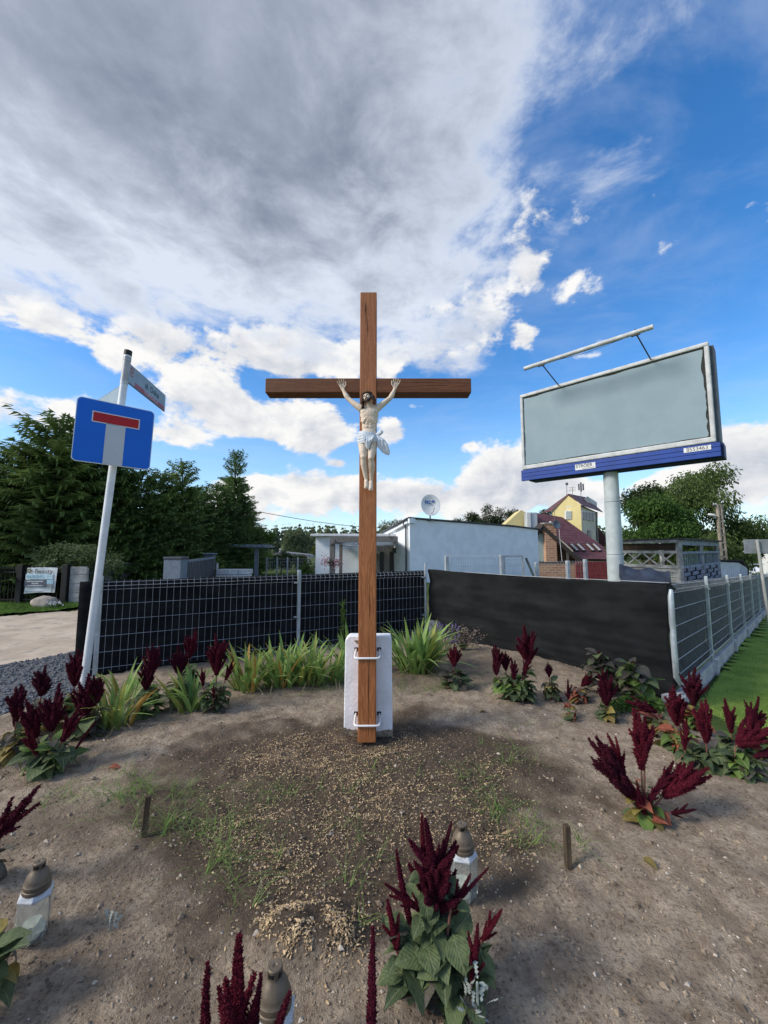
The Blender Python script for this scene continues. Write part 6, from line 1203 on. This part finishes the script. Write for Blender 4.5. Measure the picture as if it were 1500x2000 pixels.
amaranth('broad-leaved amaranth with a tiny red bud at the corner of the netting', 2.66, 4.40, [(0, 0, .34, .25, A3, 0, 0)], 20, .21, 'gppb', 17, z0=.2, z1=1.0)
simple('amaranth with the broadest upright plume by the concrete board', 2.36, 3.36, .52, A3, 1.15, 14, .13, 'gyrb', 18, extra=((.03, -.06, .13, .75, PN[1], .1, .1),))
simple('amaranth with bright green leaves at the back of the right group', 2.80, 3.76, .49, A4, 1.0, 14, .11, 'bbyr', 19)
simple('amaranth with a pointed plume in the middle of the right group', 2.36, 3.07, .42, A0, .85, 13, .13, 'gggp', 20, extra=((-.16, 0, .13, .75, PN[1], -.05, 0),))
simple('amaranth with a dark ragged plume on the lawn side', 2.75, 3.31, .40, A2, .85, 10, .12, 'gbp', 21)
simple('amaranth leaning right at the edge of the picture', 2.98, 3.40, .38, A4, .9, 10, .11, 'gy', 22, .25)
amaranth('amaranth bent low to the right at the front of the right group', 2.50, 2.99, [(.02, 0, .20, .9, A1, 1.0, 0), (.10, -.03, .13, .8, A2, 1.25, 0)], 18, .11, 'ggbp', 23)
amaranth('amaranth fallen over to the left beside the concrete board', 2.42, 3.62, [(-.05, 0, .20, .9, A2, -1.2, 0)], 10, .14, 'gpry', 24)
amaranth('amaranth standing alone on bare sand with sprawling plumes', 1.54, 2.52, [(-.06, .0, .10, 1.15, A0, -.55, 0), (-.07, .06, .22, .75, A2, -.30, 0), (.03, .05, .25, 1.15, A2, .05, 0), (.05, .05, .30, .8, A0, 0, 0), (.12, 0, .12, .92, A0, 1.0, 0), (.10, .03, .14, .7, A2, .75, 0), (.0, -.03, .10, .5, A2, .7, 0), (.14, -.03, .05, .6, PN[1], 1.4, 0), (-.02, -.04, .05, .7, A2, -.35, 0)], 18, .10, 'gyrpb', 25, z0=.1, z1=.6)
amaranth('big foreground amaranth with a many-pointed crimson plume', .185, 1.50, [(.0, .10, .23, 1.10, PN[0], .02, -.05), (.07, .06, .30, .55, PN[3], .85, 0), (-.09, .08, .22, .80, PN[3], -.25, 0), (.16, .04, .20, .5, PN[1], .6, 0), (-.14, .04, .17, .62, PN[1], -.25, 0), (.11, -.02, .13, .72, PN[1], .15, 0), (.03, .13, .36, .62, PN[3], .12, 0), (-.03, .13, .37, .62, PN[3], -.10, 0), (-.05, .08, .26, .7, PN[1], -.9, 0), (.05, .08, .24, .62, PN[1], .5, 0)], 52, .135, 'ggggggpg', 26, z0=.25, z1=.95)
amaranth('amaranth at the bottom edge with three dark spear-shaped plumes', -.365, 1.10, [(.0, .0, .30, 1.05, PN[2], .03, 0), (-.07, .0, .28, .9, PN[3], -.10, 0), (.07, .02, .28, .85, PN[3], .2, 0), (.035, .0, .30, .75, PN[3], .06, 0)], 6, .09, 'gp', 27, z0=.1, z1=.5)
amaranth('single thin amaranth spike at the bottom edge beside the big plant', -.035, 1.17, [(0, 0, .24, 1.1, PN[3], .10, 0)], 6, .12, 'gg', 28, z0=.3, z1=.8)
amaranth('amaranth leaning in from the left edge', -1.95, 2.05, [(.04, .0, .17, 1.0, A2, .75, 0), (.10, -.02, .14, .6, PN[1], .2, 0)], 9, .11, 'gp', 29)
amaranth('plumeless leafy amaranth in the bottom left corner', -1.42, 1.55, [(0, 0, .20, .12, PN[1], 0, 0)], 16, .17, 'gpyg', 30, z0=.3, z1=1.0)

def blade_mesh(bend, mat, w=.074):
    vs = []; fs = []; n = 8
    for i in range(n + 1):
        t = i / n; ww = w * (.75 + .35 * math.sin(min(1, t * 1.6) * 1.57)) * (1 - t ** 3.2) + .0012; x_ = bend * t ** 2.2; z_ = t * (1 - .35 * abs(bend) * t)
        for y_ in (-1, 0, 1): vs.append((x_ + .006 * (1 - abs(y_)), y_ * ww / 2, z_))
    for i in range(n):
        for j in range(2): a = i * 3 + j; fs.append((a, a + 1, a + 4, a + 3))
    me = bpy.data.meshes.new('blade'); me.from_pydata(vs, [], fs); me.materials.append(mat); me.shade_smooth(); return me
IG = pm('iris_green', (.31, .45, .13), .55, scale=2.2, col2=(.17, .29, .08), transl=.3, rand=.22, spec=.3, stretch=(1, 1, 1.5)); IY = pm('iris_yellowing', (.52, .50, .13), .6, scale=3, col2=(.20, .27, .06), transl=.3, rand=.2); IB = pm('iris_dry', (.34, .27, .16), .8, scale=4, col2=(.24, .19, .11)); IO = pm('iris_orange', (.50, .27, .06), .7, scale=4, col2=(.35, .24, .06), transl=.2)
BG = [blade_mesh(b, IG) for b in (.05, .2, .42, .7)]; BY = [blade_mesh(b, IY) for b in (.1, .35, .6)]; BD = [blade_mesh(b, IB, .025) for b in (.9, 1.3)]; BO = [blade_mesh(b, IO) for b in (.15, .4)]
def iris(label, x_, y_, n, h_, sp, seed, yel=.2, dry=.12):
    n = int(n * 2.0); h_ *= 1.42; sp *= 1.15; r = random.Random(seed); t = thing('iris_clump', label, 'iris', (x_, y_, soil_h(x_, y_)), 0, 'iris clumps along the netting')
    for k in range(n):
        u = r.random(); me = r.choice(BO) if u < .03 else r.choice(BY) if u < yel else r.choice(BD) if u > 1 - dry else r.choice(BG); s = h_ * r.uniform(.6, 1.08) * (.6 if me in BD else 1); o = link('blade', me, t); a = r.random() * 6.28; q = r.random() ** .6 * sp
        o.location = (math.cos(a) * q, math.sin(a) * q * .7, -.01); o.rotation_euler = (r.gauss(0, .12), .12 + .55 * q / max(sp, .01) * r.uniform(.2, 1.1), a + r.gauss(0, .7)); o.scale = (s, s * r.uniform(.75, 1.15), s)
iris('iris clump beside the foot of the sign pole', -2.45, 3.82, 34, .36, .13, 1, .35); iris('small iris clump between two amaranths', -1.93, 4.12, 20, .36, .09, 2, .2); iris('iris clump with brown tips left of the dense row', -1.55, 4.72, 30, .42, .13, 3, .35)
iris('iris clump before the middle fence post', -1.22, 4.85, 36, .46, .15, 4, .2); iris('iris clump with orange blades right of the middle fence post', -.90, 4.95, 34, .44, .15, 5, .28); iris('iris clump spreading towards the white footing', -.66, 5.02, 28, .38, .15, 6, .2); iris('dark iris clump half hidden by the white footing', -.42, 5.45, 20, .50, .10, 7, .05, .05); iris('big fountain-like iris clump right of the white footing', .42, 5.40, 62, .55, .18, 8, .25, .1); iris('low iris tuft right behind the sign pole plants', -2.75, 4.35, 14, .34, .1, 9, .3)

def small_plants():
    r = random.Random(14)
    t = thing('lavender_clump', 'faded purple lavender beside the big iris clump', 'lavender', (.80, 6.1, 0)); mb = MB(); fl = MB()
    for k in range(60):
        a = r.random() * 6.28; q = r.random() * .28; b = Vector((math.cos(a) * q * .5, math.sin(a) * q * .4, 0)); e = b + Vector((math.cos(a) * q * 1.1, math.sin(a) * q, r.uniform(.22, .45))); mb.tube([b, b.lerp(e, .6) + UP * .03, e], .003, 4)
        for j in range(5): fl.ball(e + UP * (.012 * j - .02) + Vector((r.gauss(0, .006), r.gauss(0, .006), 0)), .010, 5, 3)
    mb.build('stems', pm('lavender_stem', (.13, .15, .09), .8, .2), t); tag(fl.build('flowers', pm('lavender_flower', (.22, .17, .36), .8, .2, 20), t), None, kind='stuff')
    t = thing('dry_perennial', 'dry brown seed-headed perennial at the corner of the netting', 'plant', (1.25, 6.5, 0)); mb = MB(); fl = MB()
    for k in range(70):
        a = r.random() * 6.28; q = r.random() * .38; e = Vector((math.cos(a) * q, math.sin(a) * q * .5, r.uniform(.08, .34))); mb.tube([(0, 0, 0), e * .5 + UP * .06, e], .0035, 4)
        for j in range(4): fl.ball(e + Vector((r.gauss(0, .03), r.gauss(0, .02), r.gauss(0, .03))), r.uniform(.006, .014), 5, 3)
    mb.build('stems', pm('dry_stem', (.14, .10, .075), .9, .2), t); tag(fl.build('seed_heads', pm('seed_head', (.27, .22, .19), .9, .3, 20), t), None, kind='stuff')
    mb = MB().ball((0, 0, .05), (.20, .16, .24), 16, 12); mb.v = [tuple(Vector(v) * (1 + .2 * mnoise.noise(Vector(v) * 6))) for v in mb.v]; o = mb.build('boulder', pm('grey_stone', (.20, .21, .22), .9, .3, 14, .8, 40), None, smooth=True); o.location = (.92, 7.55, 0); tag(o, 'grey stone at the foot of the corner post', 'stone')
    t = thing('tall_weed', 'tall narrow green weed against the mesh fence left of the cross', 'weed', (-.62, 6.2, 0)); MB().tube([(0, 0, 0), (.01, 0, .4), (0, 0, .78)], [.006, .005, .002], 6).build('stem', pm('weed_stem', (.08, .12, .03), .7), t)
    crown(t, [((0, 0, .15 + .12 * k), (.07 - .008 * k, .07 - .008 * k, .08)) for k in range(6)], 420, .045, 'weed_leaf', (.09, .15, .03), (.035, .07, .015), 3, 'leaves')
    t = thing('ground_weed', 'patch of low bright green weeds before the broad-leaved amaranths', 'weed', (2.42, 4.12, soil_h(2.42, 4.12))); crown(t, [((-.12, 0, .04), (.18, .12, .07)), ((.1, .05, .05), (.2, .12, .09)), ((.28, .0, .05), (.12, .1, .06))], 700, .045, 'bright_leaf', (.085, .16, .035), (.03, .07, .014), 5, 'leaves', 0, .7)
    t = thing('white_flower_weed', 'tiny white-flowered weed on the verge by the boulder', 'weed', (-8.85, 10.95, .02)); crown(t, [((0, 0, .06), (.2, .15, .08))], 200, .05, 'bright_leaf', (.085, .16, .035), (.03, .07, .014), 6, 'leaves'); mb = MB()
    for k in range(26): mb.ball((r.gauss(0, .12), r.gauss(0, .06), .13 + r.gauss(0, .03)), .018, 6, 4)
    tag(mb.build('flowers', pm('white_petal', (.7, .7, .68), .7), t), None, kind='stuff')
    sv = pm('silver_leaf', (.30, .35, .32), .8, .12, 20, sheen=.3)
    def ragwort(label, x_, y_, n, s0, hh, seed):
        t = thing('silver_ragwort', label, 'ragwort', (x_, y_, soil_h(x_, y_))); r = random.Random(seed)
        for k in range(n):
            a = r.random() * 6.28; e = r.uniform(.5, 1.3); z_ = r.uniform(.0, hh); pts = [(0, 0)]; mb = MB(); L = s0 * r.uniform(.7, 1.2); N = 4; left = []; right = []
            for i in range(N * 2 + 1):
                q = i / (N * 2); w = L * (.05 if i % 2 == 0 else .20) * (.5 + q); left.append((q * L, w, .05 * L * math.sin(q * 3))); right.append((q * L, -w, .05 * L * math.sin(q * 3)))
            for i in range(N * 2): mb.poly((left[i], left[i + 1], right[i + 1], right[i]))
            o = mb.build('leaf', sv, t); o.location = (r.gauss(0, .025), r.gauss(0, .02), z_); o.rotation_euler = (r.gauss(0, .4), -e, a)
        MB().tube([(0, 0, -.02), (0, 0, hh)], .004, 5).build('stem', sv, t)
    ragwort('silver-leaved ragwort tucked under the big foreground amaranth', .30, 1.42, 30, .042, .20, 3); ragwort('tiny silver ragwort seedling on the bare soil at left', -1.17, 1.86, 9, .035, .05, 4)
    # fallen leaves
    for k, (x_, y_, kd, s, lb) in enumerate(((-2.02, 3.08, 'r', .10, 'fallen orange-red leaf at the foot of the broadest amaranth'), (1.74, 2.86, 'r', .07, 'small fallen pink leaf between the right amaranth groups'), (1.02, 4.12, 'y', .10, 'fallen yellow leaf left of the bushy amaranth'), (1.33, 2.22, 'y', .09, 'fallen dull yellow leaf left of the sprawling amaranth'))):
        o = link('fallen_leaf', LEAF[kd][0], None); o.location = (x_, y_, soil_h(x_, y_) + .015); o.rotation_euler = (.25, .1, k * 1.7); o.scale = (s, s, s); tag(o, lb, 'leaf')
small_plants()

# ------------------------------------------------------------------ grave lanterns and stakes
def lantern(label, x_, y_, rz, tilt=(0, 0), seed=0):
    z = soil_h(x_, y_); t = thing('grave_lantern', label, 'lantern', (x_, y_, z - .005), rz, 'grave lanterns round the cross'); t.rotation_euler = (tilt[0], tilt[1], rz)
    gl = pm('lantern_glass', (.90, .95, .96), .10, .03, 20, trans=.93, ior=1.25, spec=.5); fro = pm('frosted_collar', (.78, .82, .86), .45, .1, 30, trans=.35, bump=.6, bscale=90); cp = pm('bronze_cap', (.115, .092, .068), .50, .25, 16, metal=.3, col2=(.17, .135, .10), dirt=((.22, .20, .17), 9, .56)); dk_ = pm('vent_dark', (.008, .008, .008), .9)
    o = MB().lathe([(.050, 0), (.062, .010), (.070, .05), (.070, .13), (.066, .180), (.061, .180), (.064, .13), (.064, .05), (.056, .014), (.0, .012)], n=6, rot=.5).build('glass_body', gl, t, bevel=.004); set_auto(o, 25)
    MB().lathe([(.067, .178), (.069, .186), (.052, .206), (.044, .208), (.044, .200), (.060, .180)], n=6, rot=.5).build('glass_shoulder', fro, t, bevel=.003)
    MB().lathe([(.0, .014), (.034, .014), (.036, .06), (.034, .068), (0, .064)], n=18).build('candle', pm('candle_wax', (.72, .70, .56), .5, .08, 12), t, smooth='auto')
    MB().lathe([(.048, .200), (.053, .203), (.053, .216), (.050, .218), (.051, .222), (.0505, .234), (.047, .238), (.046, .246), (.040, .264), (.030, .279), (.0235, .285), (.0225, .289)], n=30).build('cap', cp, t, smooth='auto')
    MB().lathe([(.0185, .284), (.0185, .304), (.0, .304)], n=20).build('vent_core', dk_, t); MB().lathe([(.0, .302), (.006, .302), (.006, .305), (.0225, .305), (.0225, .312), (.020, .314), (.008, .314), (.005, .311), (0, .311)], n=24).build('vent_lid', cp, t, smooth='auto')
    for k in range(4): a = k * 1.571 + .4; MB().box((.0200 * math.cos(a), .0200 * math.sin(a), .296), (.005, .011, .022), a).build('vent_pillar', cp, t)
    MB().box((.0, -.0515, .209), (.012, .006, .010)).build('cap_catch', cp, t, bevel=.001)
    return t
lantern('glass grave lantern behind the big foreground amaranth', .365, 1.99, .3); t = lantern('glass grave lantern at the left edge with a peeling white label', -1.47, 1.82, .5, (.03, .04)); t.scale = (.93, .93, .96); MB().prism([(-.022, -.0632, .055), (.022, -.0632, .05), (.026, -.0632, .085), (.004, -.0632, .115), (-.006, -.0632, .10), (-.026, -.0632, .082)], (0, -.0015, 0)).build('label', pm('label_paper', (.70, .72, .58), .7, .1, 30), t).rotation_euler = (0, 0, .52)
lantern('glass grave lantern at the bottom edge nearest the viewer', -.335, 1.352, .1, (.0, .0))
for x_, y_, h_, rz, tl, lb in ((-1.35, 2.40, .215, .5, (.03, .05), 'short weathered wooden stake on the left of the dug soil'), (.94, 2.20, .205, .2, (-.02, .0), 'short mossy wooden stake on the right of the dug soil')):
    mb = MB(); mb.prism([(-.015, -.015, -.08), (.015, -.015, -.08), (.016, .013, -.08), (-.013, .015, -.08)], (.003, 0, h_ + .08)); o = mb.build('wooden_stake', pm('old_stake', (.17, .125, .075), .95, .3, 12, .8, 60, col2=(.075, .055, .035), stretch=(4, 4, .6)), None, bevel=.003); o.location = (x_, y_, soil_h(x_, y_)); o.rotation_euler = (tl[0], tl[1], rz); tag(o, lb, 'stake', 'wooden stakes')
